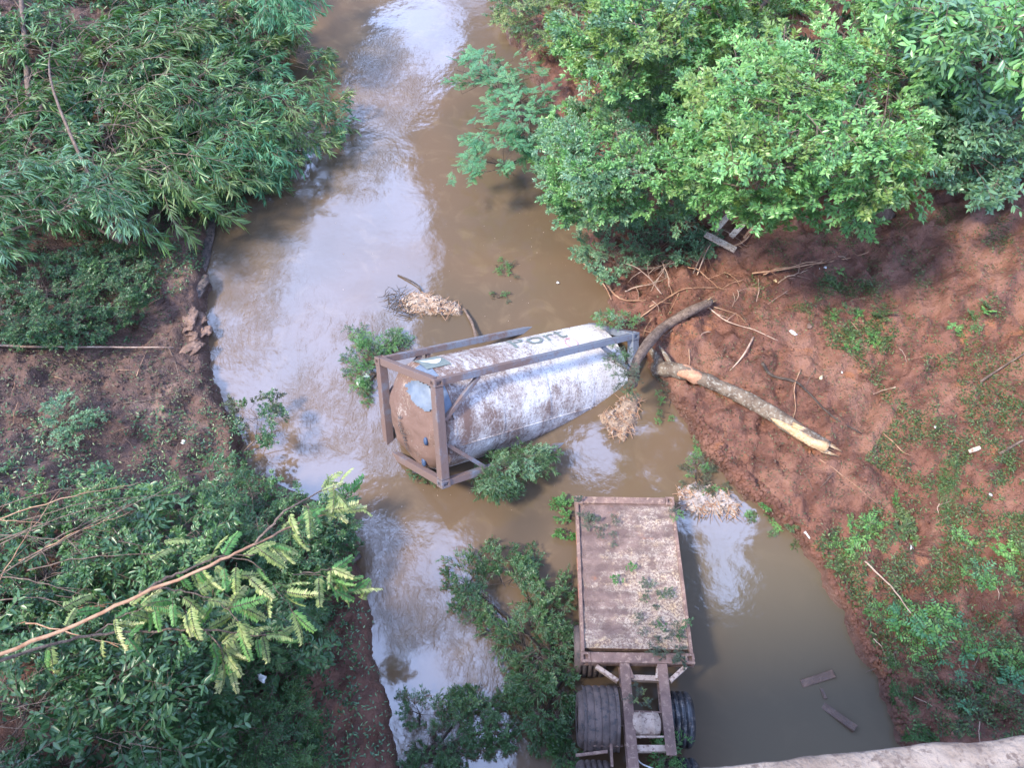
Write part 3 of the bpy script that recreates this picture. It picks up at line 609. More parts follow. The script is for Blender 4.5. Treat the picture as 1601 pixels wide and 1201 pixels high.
ZZ = -.03+.012*np.sin(YY*2*np.pi/.42)*ss(0, 2, DL-YY+.5)+.03*fbm(XX*.8, YY*.8, 71, 3)+.006*fbm(XX*9, YY*9, 72, 3)
V = np.stack([XX, YY, ZZ], -1).reshape(-1, 3); I = (np.arange(109)[:, None]*70+np.arange(69)[None]).ravel()
link('deck_plate', npmesh('deck_plate', V, np.stack([I, I+1, I+71, I+70], 1), m_deck, smooth=True), trl)
bmo('deck_underside', lambda bm: box(bm, (0, DL/2+.14, -.17), (DW-.18, DL-.34, .14), .01), M_rustbeam, trl)
for sx in (-1, 1):
    beam('side_rail', (sx*(hw-.035), .205, -.09), (sx*(hw-.035), DL-.165, -.09), .07, .22, M_rustbeam, trl)
    for yy in (.10, DL-.08):
        def f(bm, sx=sx, yy=yy):
            box(bm, (sx*(hw-.085), yy, -.07), (.19, .20, .21), .012); big = [q_ for q_ in bm.faces if q_.calc_area() > .02]
            bmesh.ops.inset_individual(bm, faces=big, thickness=.055); bmesh.ops.inset_individual(bm, faces=big, thickness=.004, depth=-.06)
        bmo('corner_casting', f, M_rustbeam, trl)
beam('end_beam', (-hw+.185, .10, -.07), (hw-.185, .10, -.07), .20, .20, M_rustbeam, trl)
beam('end_beam', (-hw+.185, DL-.08, -.07), (hw-.185, DL-.08, -.07), .16, .20, M_rustbeam, trl)
for yy in (1.5, 2.1, 2.7): beam('orange_marking', (-hw-.004, yy-.18, -.06), (-hw-.004, yy+.12, -.06), .006, .07, M_orange, trl, bev=.001)
bL0, bL1 = D(975, 1022, -.0), D(992, 1215, -.0); bR0, bR1 = D(1035, 1040, 0.), D(1050, 1182, 0.)
bL0[2] = bL1[2] = -.11; bR0[2] = bR1[2] = -.11
beam('chassis_beam', (bL0[0], -.005, -.11), bL1, .19, .26, M_rustbeam, trl, prof='i'); beam('chassis_beam', (bR0[0], -.005, -.11), bR1+np.array([0, -.5, 0])*.0, .19, .26, M_rustbeam, trl, prof='i')
def dbeam(name, p1, p2, wd, ht, m, z1=-.06, z2=None): a = D(*p1, z1); b = D(*p2, z2 if z2 is not None else z1); return beam(name, a, b, wd, ht, m, trl, bev=.006)
dbeam('gusset_brace', (932, 1043), (966, 1066), .08, .09, M_tanbeam); dbeam('gusset_brace', (1072, 1043), (1047, 1066), .08, .09, M_tanbeam)
dbeam('gusset_brace', (980, 1037), (989, 1062), .07, .06, M_rustbeam, -.03); dbeam('gusset_brace', (1030, 1042), (1027, 1062), .07, .06, M_tanbeam, -.03)
dbeam('cross_member', (984, 1061), (1036, 1063), .10, .13, M_tanbeam, -.11); dbeam('cross_member', (990, 1172), (1044, 1172), .11, .13, M_tanbeam, -.11)
dbeam('drum_bracket', (984, 1113), (1034, 1115), .035, .05, M_rustbeam, -.05); dbeam('drum_bracket', (986, 1153), (1038, 1153), .035, .05, M_tanbeam, -.05)
# brake air drum between the beams
dc = D(1009, 1134, -.16)
def lathe(prof, n_=40):   # profile of (axial x, radius) about the x axis
    prof = np.array(prof); a = np.arange(n_+1)*2*np.pi/n_; V = np.concatenate([np.stack([np.full(n_+1, p_[0]), np.cos(a)*p_[1], np.sin(a)*p_[1]], 1) for p_ in prof]); k = len(prof)
    F = [(i*(n_+1)+j, i*(n_+1)+j+1, (i+1)*(n_+1)+j+1, (i+1)*(n_+1)+j) for i in range(k-1) for j in range(n_)]; return V, F
V, F = lathe([(-.27, .001), (-.27, .14), (-.25, .19), (-.22, .225), (-.12, .225), (-.12, .24), (-.10, .24), (-.10, .225), (.12, .225), (.12, .24), (.14, .24), (.14, .225), (.22, .225), (.25, .19), (.27, .14), (.27, .001)])
link('air_drum', npmesh('air_drum', V+dc, F, M_tanbeam, smooth=True), trl)
# wheels: grooved tyre pairs on each axle
def tyre_prof(w_, R_, grooves=5):
    p = [(-w_/2, R_*.50), (-w_/2-.02, R_*.70), (-w_/2-.01, R_*.88), (-w_/2+.03, R_*.965)]; tw = w_-.06
    for i in range(grooves):
        a_ = -tw/2+tw*i/grooves; b_ = -tw/2+tw*(i+1)/grooves; g_ = .014; crown = lambda x_: R_*(1-.035*(2*x_/w_)**2)
        p += [(a_+g_, crown(a_)), ((a_+b_)/2, crown((a_+b_)/2)+.012), (b_-g_, crown(b_)), (b_-g_+.003, crown(b_)-.04), (b_+g_-.003, crown(b_)-.04)] if i < grooves-1 else [(a_+g_, crown(a_)), ((a_+b_)/2, crown((a_+b_)/2)+.012), (b_, crown(b_))]
    p += [(w_/2-.03, R_*.965), (w_/2+.01, R_*.88), (w_/2+.02, R_*.70), (w_/2, R_*.50)]; return p
def wheel(cx, cy, cz, w_, R_, m, name='tyre', grooves=5):
    V, F = lathe(tyre_prof(w_, R_, grooves), 64); V = V+.01*fbm(V[:, 1]*3, V[:, 2]*3+V[:, 0], 77, 3)[:, None]*nrm(V*np.array([0, 1, 1.]))
    o = link(name, npmesh(name, V, F, m, smooth=True), trl); o.location = (cx, cy, cz)
    V, F = lathe([(-w_/2+.02, R_*.52), (-w_/2+.08, R_*.48), (-w_/2+.12, R_*.3), (-w_/2+.04, R_*.16), (-w_/2+.02, .001)], 32); r_ = link('rim', npmesh('rim', V, F, M_rustbeam, smooth=True), o)
    return o
Rw = .51
wl = D(932, 1114, -.02); wr = D(1065, 1112, -.05); wl2 = D(933, 1225, -.05); wr2 = D(1078, 1222, -.1); wl0 = D(932, 1000, -.2)
wheel(wl[0]+.0, wl[1], -.02-Rw+.06, .62, Rw, M_tyre, grooves=5); wheel(wr[0], wr[1], -.16-Rw+.06, .52, Rw, M_tyrewet, grooves=4)
wheel(wl2[0], wl2[1], -.16-Rw, .60, Rw, M_tyre); wheel(wr2[0]-.02, wr2[1], -.20-Rw+.05, .52, Rw, M_tyrewet, grooves=4)
wheel(wl0[0]-.1, wl0[1], -.32-Rw, .60, Rw, M_tyre)
for yy in (wl[1], wl2[1], wl0[1]):
    V, F = tube([(-1.0, yy, -.6), (0, yy, -.6), (1.0, yy, -.6)], .08, 10); g = Geo(); g.add(V, F); link('axle', g.mesh('axle', M_rustbeam, True), trl)
# ribbed mudguard shell over the left wheel
def guard(cx, cy, cz, w_, R_, a0, a1):
    a = np.linspace(a0, a1, 26); x_ = np.linspace(-w_/2, w_/2, 61); XX, AA = np.meshgrid(x_, a); RRr = R_+.030*np.abs(np.sin(XX/w_*np.pi*5))**.6+.012*fbm(XX*4, AA*2, 81, 3)
    V = np.stack([XX+cx, cy+np.cos(AA)*RRr, cz+np.sin(AA)*RRr], -1).reshape(-1, 3); I = (np.arange(25)[:, None]*61+np.arange(60)[None]).ravel(); F = np.stack([I, I+1, I+62, I+61], 1)
    o = link('mudguard', npmesh('mudguard', V, F, M_tyre, smooth=True), trl); md = o.modifiers.new('thick', 'SOLIDIFY'); md.thickness = .02; return o
guard(wl[0]+.10, wl[1], -.02-Rw+.03, .66, Rw+.05, RAD(18), RAD(172))
for yy in (wl[1]+.52, wl[1]-.52): beam('mudguard_bar', (wl[0]-.1, yy, -.24), (bL0[0]-.1, yy, -.24), .04, .04, M_rustbeam, trl, bev=.006)
dbeam('guard_strut', (900, 1182), (950, 1176), .05, .05, M_rustbeam, -.12); dbeam('guard_strut', (955, 1160), (957, 1200), .05, .05, M_rustbeam, -.2)
V, F = tube(smoothpath([D(992, 1180, -.1), D(1002, 1194, -.15), D(1022, 1203, -.1)], 6), .012, 6); g = Geo(); g.add(V, F); link('brake_hose', g.mesh('brake_hose', M_litter), trl)

# ================================================================== BRIDGE EDGE
br = empty('bridge_edge', (.9, -.5, 14.5), 'rough concrete edge of the bridge deck along the bottom right of the view', 'bridge')
xs_ = np.concatenate([np.linspace(-30, -.1, 20), np.linspace(0, 2.2, 190), np.linspace(2.4, 30, 20)])
def edge_y(x): return .1560+.092*x+.004*fbm(x*9, x*0, 91, 4)+.0015*fbm(x*45, x*0, 92, 3)
prof = [(-.9, 0.), (-.12, 0.), (-.062, .0), (-.058, -.012), (-.030, -.020), (-.006, -.028), (0, -.04), (.0, -.5), (-.02, -.6), (-.9, -.6)]
V = []
for xx in xs_:
    for k, (a_, b_) in enumerate(prof):
        j = (.0035*fbm(xx*14+k*3, k*1.7, 95, 3) if 0 < k < 8 else 0); V.append((xx-.9, edge_y(xx)+a_*(10 if k in (0, 9) else 1)+j+.5, 15.02+b_+j*1.2-14.5))
k = len(prof); V = np.array(V); F = [(i*k+j, (i+1)*k+j, (i+1)*k+(j+1) % k, i*k+(j+1) % k) for i in range(len(xs_)-1) for j in range(k)]
link('deck_slab', npmesh('deck_slab', V, F, M_conc, smooth=False), br)
g = Geo()
for i in range(260):
    xx = random.uniform(.75, 1.0); yy = edge_y(xx)-.06-random.random()*.09+.02*(xx-.8)*4; s_ = random.uniform(.003, .010)
    ico = np.array([(0, 0, 1), (1, 0, 0), (0, 1, 0), (-1, 0, 0), (0, -1, 0), (0, 0, -1)], float)*np.array([random.uniform(.7, 1.3), random.uniform(.7, 1.3), .7])*s_
    g.add(ico+np.array([xx-.9, yy+.5, .52+.001]), [(0, 1, 2), (0, 2, 3), (0, 3, 4), (0, 4, 1), (5, 2, 1), (5, 3, 2), (5, 4, 3), (5, 1, 4)])
link('exposed_gravel', g.mesh('exposed_gravel', M_agg), br)['kind'] = 'stuff'

# ================================================================== TREES AND BUSHES
E_ = 'trees and bushes crowding the river banks'
plant('willow_tree', 'large willow with long narrow leaves leaning over the river, top left', 'tree', E_, [(-80,-80),(200,-80),(330,60),(380,180),(360,280),(300,320),(190,320),(60,250),(-80,260)], 1.9, 3.0, 280, [('willow', L_willow), ('willow', L_wpale), ('willow', L_willow)], (-14., 13.5, 1.2), 9, (1.0, 1.5), 2.2, 120, r0=.2)
plant('willow_tree', 'outer willow crown whose narrow bright green leaves reach farthest over the water, top left', 'tree', E_, [(180,-80),(450,-80),(455,60),(500,80),(535,155),(520,210),(465,235),(415,285),(370,300),(300,290),(240,150)], 0.7, 2.2, 290, [('willow', L_willow), ('willow', L_wpale), ('willow', L_feather)], (-10, 15.5, .6), 8, (.7, 1.1), .8, 90, r0=.16)
plant('willow_tree', 'pale grey green willow hanging over the left edge above the dark undergrowth', 'tree', E_, [(-80,200),(60,210),(140,250),(205,305),(150,340),(60,350),(10,385),(-80,400)], 2.6, 3.8, 130, [('willow', L_dull), ('willow', L_willow)], (-15., 9.5, 2.5), 7, (.8, 1.15), 1.8, 90, r0=.14)
plant('willow_tree', 'small willow crown behind the big one at the top of the left bank', 'tree', E_, [(380,-90),(490,-90),(470,10),(440,30),(400,20)], 2.6, 4., 40, [('willow', L_feather)], (-9.5, 25, .8), 3, (.8, 1.1), 1.2, 60)
plant('dense_tree', 'bright green tree with a broad leafy crown, largest on the right bank', 'tree', E_, [(1060,200),(1090,80),(1180,20),(1300,-20),(1420,20),(1450,130),(1470,200),(1475,290),(1410,305),(1340,350),(1290,330),(1210,345),(1120,330),(1060,270)], 4.4, 7.4, 300, [('oval', L_bright), ('oval', L_bright), ('oval', L_yellowish)], (9.5, 14.5, 2.), 10, (.75, 1.15), 2.2, 100, r0=.2)
plant('dense_tree', 'tall green tree filling the top edge right of the river', 'tree', E_, [(880,-80),(1320,-80),(1280,0),(1180,40),(1100,90),(1010,150),(920,150),(880,60)], 3.8, 6.4, 290, [('oval', L_bright), ('oval', L_dull), ('oval', L_yellowish)], (8., 21., 2.), 9, (.85, 1.25), 2.2, 80, r0=.18)
plant('dense_tree', 'large leaved tree in the top right corner of the view', 'tree', E_, [(1330,-80),(1680,-80),(1680,120),(1560,150),(1460,120),(1400,40)], 5., 8., 200, [('broad', L_bright), ('broad', L_dull)], (14., 18., 3.), 8, (.9, 1.4), 2.5, 80, r0=.2)
plant('dense_tree', 'sparser tree at the right edge below the large leaved corner tree', 'tree', E_, [(1440,100),(1680,110),(1680,250),(1590,270),(1560,310),(1490,290),(1465,220)], 3.6, 5.6, 150, [('oval', L_dull), ('broad', L_dull)], (13., 14.5, 3.), 7, (.7, 1.1), 1.5, 60, r0=.12)
plant('riverside_bush', 'grey green bush at the right waterline beside the leaning acacia', 'bush', E_, [(850,220),(900,170),(1000,150),(1090,200),(1100,300),(1060,340),(980,340),(930,350),(885,340),(850,270)], 2.0, 4.4, 290, [('oval', L_dull), ('oval', L_bright)], (5.2, 15.5, .6), 9, (.6, .9), 1.4, 60, r0=.08)
plant('riverside_bush', 'thin straggling bush spilling down the red bank above the curved log', 'bush', E_, [(900,345),(1000,340),(1090,350),(1110,400),(1060,420),(1010,410),(960,440),(925,430),(900,390)], .7, 1.5, 120, [('oval', L_dull), ('fine', L_dull)], (4.6, 13.2, .5), 7, (.4, .65), .6, 40, r0=.04, rtwig=.008)
plant('riverside_bush', 'yellow green bush at the far waterline, top centre', 'bush', E_, [(765,-60),(900,-60),(905,50),(870,100),(820,60),(780,30)], .9, 2.4, 90, [('fine', L_yellow), ('fine', L_dark)], (3.6, 24.5, .6), 5, (.8, 1.1), 1., 50, r0=.06)
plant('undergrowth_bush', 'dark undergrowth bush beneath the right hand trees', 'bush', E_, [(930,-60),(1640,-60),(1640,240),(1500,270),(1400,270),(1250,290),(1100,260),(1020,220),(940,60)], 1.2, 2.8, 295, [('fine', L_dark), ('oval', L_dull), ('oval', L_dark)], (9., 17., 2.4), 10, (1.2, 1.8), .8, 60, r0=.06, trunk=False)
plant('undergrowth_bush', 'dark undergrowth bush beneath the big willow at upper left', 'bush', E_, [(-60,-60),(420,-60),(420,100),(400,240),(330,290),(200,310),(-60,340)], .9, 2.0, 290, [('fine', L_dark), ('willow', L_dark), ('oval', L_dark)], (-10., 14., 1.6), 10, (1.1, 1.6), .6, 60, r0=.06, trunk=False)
acp = dict(barkm=M_darkbark, sc=(.55, .85), under=.4, edge=40, r0=.055, rtwig=.009)
plant('leaning_acacia', 'feathery leaved acacia with dark forked stems leaning over the brown water', 'tree', E_, [(700,95),(740,75),(800,80),(870,110),(880,170),(855,215),(835,235),(810,275),(780,265),(740,290),(700,285),(725,245),(735,190),(760,150),(700,130)], 1.3, 2.3, 190, [('feather', L_feather)], (882, 332), 7, **acp)
plant('riverside_bush', 'dark fine leaved bush under the pale plank on the lower left bank', 'bush', E_, [(330,900),(430,870),(500,910),(515,980),(470,1070),(500,1130),(480,1260),(330,1260),(320,1050)], .9, 2.0, 270, [('fine', L_dark), ('fine', L_willow)], (-5.5, 3.2, .8), 9, (.5, .8), 1., 70, r0=.05)
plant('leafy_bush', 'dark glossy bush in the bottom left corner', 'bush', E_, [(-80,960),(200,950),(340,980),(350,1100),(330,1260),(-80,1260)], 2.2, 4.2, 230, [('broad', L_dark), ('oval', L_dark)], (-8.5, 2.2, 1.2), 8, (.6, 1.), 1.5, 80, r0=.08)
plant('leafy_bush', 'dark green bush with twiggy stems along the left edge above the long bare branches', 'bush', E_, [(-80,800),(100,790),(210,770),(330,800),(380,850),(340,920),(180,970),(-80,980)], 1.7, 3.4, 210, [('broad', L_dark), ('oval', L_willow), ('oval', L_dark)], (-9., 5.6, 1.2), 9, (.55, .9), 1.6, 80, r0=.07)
plant('leafy_bush', 'mixed green bush growing at the left waterline behind the yellow frond tips', 'bush', E_, [(300,780),(350,730),(400,740),(430,790),(480,780),(535,780),(545,820),(530,880),(500,930),(400,910),(340,840)], .8, 1.9, 210, [('fine', L_dark), ('oval', L_dark), ('fine', L_willow)], (-5.2, 6.2, .5), 8, (.5, .8), 1., 60, r0=.05)
plant('low_shrub', 'small shrub overhanging the pale water at the left waterline', 'bush', E_, [(365,640),(420,615),(445,650),(435,700),(400,710),(370,680)], .6, 1.1, 26, [('oval', L_dark), ('oval', L_litter)], (385, 720), 4, (.35, .55), .3, 25, r0=.025, rtwig=.006)
plant('low_shrub', 'round small shrub standing alone on the bare left bank', 'bush', E_, [(70,635),(110,620),(145,650),(140,680),(100,690),(75,670)], .3, .7, 30, [('oval', L_dull)], (105, 665), 4, (.3, .45), .3, 25, r0=.02, rtwig=.006, ground=True, trunk=False)
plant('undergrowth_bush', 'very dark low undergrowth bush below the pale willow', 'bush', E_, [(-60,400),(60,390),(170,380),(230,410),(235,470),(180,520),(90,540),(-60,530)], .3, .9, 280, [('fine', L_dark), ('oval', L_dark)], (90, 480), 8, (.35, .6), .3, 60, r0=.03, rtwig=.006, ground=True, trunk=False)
# long bare branches of a pinnate-leaved tree rooted beyond the left edge
pb = P(-60, 1030, 4.6); pt_ = empty('pinnate_tree', pb, 'tree with long pale bare branches and yellow green fronds reaching in from the lower left', 'tree', E_)
BR = [([(-60,1045),(100,985),(220,930),(330,885),(400,850),(470,818),(550,790)], [4.8, 4.9, 5., 5.1, 5., 4.7, 4.3], .034),
      ([(-60,1048),(60,1015),(150,992),(250,987),(320,985),(380,992),(440,998)], [4.7, 4.5, 4.3, 4.1, 4., 3.8, 3.5], .027),
      ([(215,928),(260,905),(310,885),(345,870),(400,868)], [4.9, 4.7, 4.5, 4.4, 4.2], .026),
      ([(400,850),(440,805),(490,775),(540,755)], [5., 5.1, 4.9, 4.7], .022),
      ([(150,990),(190,965),(240,945)], [4.3, 4.3, 4.4], .016), ([(320,985),(345,1015),(355,1050)], [4., 3.8, 3.5], .014),
      ([(230,922),(290,925),(345,945),(375,975)], [4.9, 4.7, 4.4, 4.2], .016), ([(345,870),(395,880),(440,930),(465,972)], [4.4, 4.2, 4., 3.6], .012),
      ([(460,900),(505,892),(520,890)], [3.6, 3.6, 3.5], .014), ([(470,898),(515,905),(555,940)], [3.6, 3.5, 3.2], .008)]
rg = np.random.default_rng(5)
for pl, zz, r_ in BR:
    w3 = smoothpath([P(a_[0], a_[1], z_) for a_, z_ in zip(pl, zz)], 6); w3 = w3+rg.normal(0, .012, w3.shape); V, F = tube(w3-pb, np.linspace(r_, r_*.35, len(w3)), 8, True, .25, r_*99); g = Geo(); g.add(V, F); link('branch', g.mesh('branch', M_twig if r_ > .03 else M_bark, True), pt_)
FR = [(350,885,-60,4.9),(330,890,-30,4.8),(395,860,20,5.),(410,850,5,4.9),(420,850,-40,4.8),(430,845,-60,4.7),(345,875,70,4.8),(370,880,-80,4.6),(385,900,-55,4.5),(470,820,40,4.8),(500,800,10,4.6),(520,790,-50,4.5),(540,775,50,4.5),(545,790,-15,4.4),(500,770,60,4.8),(520,765,20,4.6),
      (320,985,50,4.),(340,990,20,3.9),(300,985,70,4.1),(350,1000,-30,3.8),(360,990,-60,3.8),(330,1000,-75,3.9),(380,995,35,3.8),(410,995,0,3.7),(430,1000,-20,3.6),(345,1010,-85,3.7),(290,955,-60,4.4),(270,940,-70,4.6),(280,930,-40,4.5),(320,920,20,4.5),(345,930,40,4.4),(370,945,-20,4.3),(360,900,0,4.4),(110,960,25,4.7),(90,955,60,4.7),(80,1000,-70,4.5),(75,1010,-110,4.5),(440,925,-40,4.),(455,955,-60,3.8),(400,885,-45,4.3),(250,850,20,4.7),(230,880,60,4.9),(480,790,-30,4.8),(455,830,-70,4.7),(100,985,80,4.9),(515,905,-40,3.5),(180,960,-80,4.4),(200,950,45,4.6)]
ends = [(pl, zz) for pl, zz, r_ in BR]
for i in range(95):
    pl, zz = ends[rg.integers(len(ends))]; t = rg.uniform(.35, 1)*(len(pl)-1.01); k = int(t); f_ = t-k
    FR.append((pl[k][0]*(1-f_)+pl[k+1][0]*f_+rg.normal(0, 5), pl[k][1]*(1-f_)+pl[k+1][1]*f_+rg.normal(0, 5), rg.uniform(-95, 80), zz[k]*(1-f_)+zz[k+1]*f_+rg.normal(0, .08)))
fm = spray('pinnate', L_frond, M_bark); fm2 = spray('pinnate', L_weed, M_bark)
for i, (px, py, an, z_) in enumerate(FR):
    p = P(px, py, z_); o = link('frond', (fm if i % 3 else fm2)[i % 7], pt_); o.location = p-pb; s_ = rg.uniform(.38, .68); o.scale = (s_,)*3; o.rotation_euler = (rg.normal(0, .7), rg.uniform(-.2, .7), RAD(an)+rg.normal(0, .15))
plant('leafy_bush', 'blue green fronded bush under the long bare branches, lower left', 'bush', E_, [(60,860),(200,830),(330,900),(430,900),(500,960),(470,1050),(330,1060),(250,1120),(80,1060)], 1.4, 2.7, 210, [('feather', L_dark), ('pinnate', L_dark), ('broad', L_dark)], (-7.2, 4.2, 1.), 8, (.5, .8), 1.2, 70, r0=.05)

b0 = P(-40, 900, 2.5); st_ = empty('leafless_shrub', b0, 'thicket of long thin bare stems at the left edge above the frond branches', 'bush', E_)
rg2 = np.random.default_rng(77)
for i in range(17):
    y0 = rg2.uniform(800, 980); L_ = rg2.uniform(120, 300); a = rg2.normal(.25, .28); z0 = rg2.uniform(2.6, 4.)
    x0_ = rg2.uniform(-60, 60); pts = [P(x0_, y0, z0), P(x0_+L_*.5*math.cos(a), y0-L_*.5*math.sin(a)-6, z0+.3), P(x0_+L_*math.cos(a), y0-L_*math.sin(a)+4, z0+rg2.uniform(-.2, .3))]
    w3 = smoothpath(pts, 6); w3 += rg2.normal(0, .012, w3.shape); g = Geo(); g.add(*tube(w3-b0, np.linspace(.014, .005, len(w3)), 5, True)); 
    for k in (4, 7, 9): g.add(*tube(arc(w3[k]-b0, nrm(w3[k+1]-w3[k])+rg2.normal(0, .5, 3), .5, .2, 4, .2, rg2), np.linspace(.007, .003, 4), 4, False))
    link('stem', g.mesh('stem', M_bark if i % 3 else M_twig), st_)
b0 = G(1075, 400); sh_ = empty('leafless_shrub', b0, 'bare tan stems over the red bank between the river bush and the planks', 'bush', E_)
for i in range(20):
    a = rg2.uniform(0, 6.28); L_ = rg2.uniform(.7, 1.9); st = np.array([*(b0[:2]+rg2.normal(0, 1.0, 2)), 0]); st[2] = max(float(hgt(st[0], st[1])), 0)
    w3 = smoothpath(arc(st, (math.cos(a), math.sin(a), .9), L_, 1.6, 6, .5, rg2), 4); w3[:, 2] = np.maximum(w3[:, 2], hgt(w3[:, 0], w3[:, 1])+.03); g = Geo(); g.add(*tube(w3-b0, np.linspace(.020, .006, len(w3)), 5, True))
    for k in (5, 9, 13): g.add(*tube(arc(w3[k]-b0, nrm(w3[k+1]-w3[k])+rg2.normal(0, .6, 3), .45, .3, 4, .3, rg2), np.linspace(.008, .003, 4), 4, False))
    link('stem', g.mesh('stem', M_twig if i % 2 else M_pole), sh_)
# ================================================================== FALLEN AND FLOATING BRANCHES
FB = 'uprooted branches caught in the river'
fl = dict(trunk=False, under=.12, edge=40, rtwig=.007, pitch=(-.12, .3), barkm=M_darkbark, basez=.05)
plant('fallen_branch', 'largest leafy branch floating left of the trailer deck', 'fallen branch', FB, [(705,868),(740,880),(770,858),(830,862),(885,900),(898,960),(905,1040),(895,1120),(860,1170),(820,1150),(795,1080),(800,1020),(760,990),(715,960),(700,905)], .08, .5, 230, [('willow', L_float), ('oval', L_float), ('fine', L_dark)], (880, 1060), 9, (.34, .56), r0=.04, hole=[(760,900),(810,900),(830,950),(790,975),(755,950)], **fl)
plant('fallen_branch', 'leafy branch afloat in the bottom centre at the left shore', 'fallen branch', FB, [(625,1080),(680,1075),(720,1090),(770,1085),(800,1120),(790,1180),(740,1190),(700,1215),(640,1190),(690,1150),(625,1130)], .05, .4, 95, [('oval', L_float), ('willow', L_float), ('fine', L_dark)], (645, 1195), 6, (.32, .5), r0=.045, **fl)
plant('fallen_branch', 'tangled branch washed against the upper left corner of the tank frame', 'fallen branch', FB, [(545,510),(590,520),(635,515),(640,545),(600,555),(580,600),(575,640),(550,600),(540,560)], .05, .4, 90, [('fine', L_dark), ('fine', L_weed)], (600, 560), 5, (.28, .45), r0=.03, **fl)
plant('fallen_branch', 'leafy branch wedged under the lower side of the tank', 'fallen branch', FB, [(742,738),(780,712),(850,698),(864,712),(835,742),(780,774),(742,768)], .5, 1.15, 120, [('willow', L_float), ('fine', L_dull), ('fine', L_float)], (745, 745), 5, (.3, .48), r0=.03, **fl)
plant('fallen_branch', 'small sprig stuck at the lowest corner of the tank head', 'fallen branch', FB, [(635,735),(670,738),(690,752),(665,762)], .08, .25, 16, [('fine', L_dark)], (680, 755), 3, (.22, .34), r0=.012, **fl)
plant('fallen_branch', 'leafy tuft lying over the far top corner of the tank', 'fallen branch', FB, [(930,490),(960,485),(1000,495),(1000,512),(940,512)], .75, .95, 34, [('fine', L_dull), ('fine', L_weed)], (1000, 500), 3, (.22, .36), r0=.015, **{**fl, 'basez': .8})
plant('fallen_branch', 'wilted twigs draped over the right end of the tank', 'fallen branch', FB, [(945,540),(990,550),(1000,600),(985,640),(960,600),(950,570)], 1.3, 1.6, 34, [('fine', L_grey), ('fine', L_dark)], (1000, 590), 4, (.24, .38), r0=.015, **{**fl, 'basez': 1.})
plant('fallen_branch', 'sprigs caught on the beige raft at the right shoreline', 'fallen branch', FB, [(1062,735),(1090,700),(1120,740),(1140,770),(1080,775)], .1, .3, 30, [('fine', L_weed), ('fine', L_litter)], (1095, 770), 3, (.24, .38), r0=.012, **fl)
plant('fallen_branch', 'bright tuft of leaves lying on the right chassis beam at the bottom edge', 'fallen branch', FB, [(1030,1170),(1058,1165),(1062,1215),(1020,1215)], 1.0, 1.2, 16, [('willow', L_weed)], (1045, 1200), 3, (.28, .4), r0=.012, **{**fl, 'basez': 1.})
plant('fallen_branch', 'branch end below the left wheel at the bottom edge', 'fallen branch', FB, [(862,1165),(900,1160),(905,1215),(865,1215)], .1, .4, 26, [('fine', L_dark), ('fine', L_weed)], (890, 1190), 3, (.3, .4), r0=.015, **fl)
plant('fallen_branch', 'sprig trailing in the water off the upper left corner of the trailer deck', 'fallen branch', FB, [(868,780),(892,785),(894,845),(880,850),(872,810)], .04, .15, 14, [('oval', L_weed)], (893, 800), 2, (.26, .4), r0=.01, **fl)
plant('fallen_branch', 'thin green leaf scraps afloat in open water above the tank', 'fallen branch', FB, [(768,408),(800,412),(835,445),(800,440),(775,430)], .0, .06, 12, [('fine', L_weed), ('fine', L_litter)], (800, 425), 2, (.22, .34), r0=.008, **fl)
plant('fallen_branch', 'smaller pair of leafy scraps afloat just above the flotsam raft', 'fallen branch', FB, [(762,458),(798,460),(800,472),(765,470)], .0, .05, 6, [('fine', L_litter), ('fine', L_weed)], (780, 465), 2, (.2, .3), r0=.008, **fl)
plant('fallen_branch', 'sprigs in the dark water right of the tank end', 'fallen branch', FB, [(1025,590),(1050,600),(1052,660),(1030,665)], .03, .2, 12, [('fine', L_weed), ('fine', L_litter)], (1050, 620), 2, (.22, .34), r0=.008, **fl)
# wilted leaf clusters lying on the trailer deck
def deckplant(label, px, py, r_, n_, kinds):
    p = D(px, py, .02); p = o0+dR@p; root = empty('leaf_clump', p, label, 'leaf clump', 'wilted leaf clumps on the trailer deck'); rng = np.random.default_rng(int(px))
    for i in range(n_):
        ps = spray(*kinds[i % len(kinds)]); a = rng.uniform(0, 6.28); o = link('leaf_spray', ps[rng.integers(7)], root); o.location = (r_*rng.normal()*.45, r_*rng.normal()*.45, .02+rng.random()*.06); o.rotation_euler = (rng.normal(0, .3), .0, a); o.scale = (rng.uniform(.16, .32),)*3
deckplant('wilted clump near the upper left of the trailer deck', 918, 820, .22, 9, [('fine', L_grey), ('oval', L_grey)])
deckplant('second wilted clump just right of the upper left one on the deck', 948, 825, .25, 8, [('fine', L_grey)])
deckplant('clump lying across the near end beam of the deck', 1040, 1018, .25, 12, [('oval', L_grey), ('willow', L_grey)])
deckplant('clump by the right rail at two thirds down the deck', 1055, 985, .2, 8, [('fine', L_grey), ('oval', L_dark)])
deckplant('dark clump in the middle right of the deck', 1022, 925, .22, 8, [('fine', L_dark), ('oval', L_grey)])
deckplant('faint brown clump below the middle of the deck', 1010, 975, .22, 8, [('fine', L_grey)])
deckplant('single bright green sprig in the middle of the deck', 977, 902, .03, 2, [('oval', L_weed)])
deckplant('small clump at the upper right corner of the deck', 1045, 808, .12, 4, [('fine', L_weed), ('fine', L_grey)])
deckplant('leaves caught between the two chassis beams', 1000, 1095, .15, 7, [('fine', L_grey), ('fine', L_yellow)])

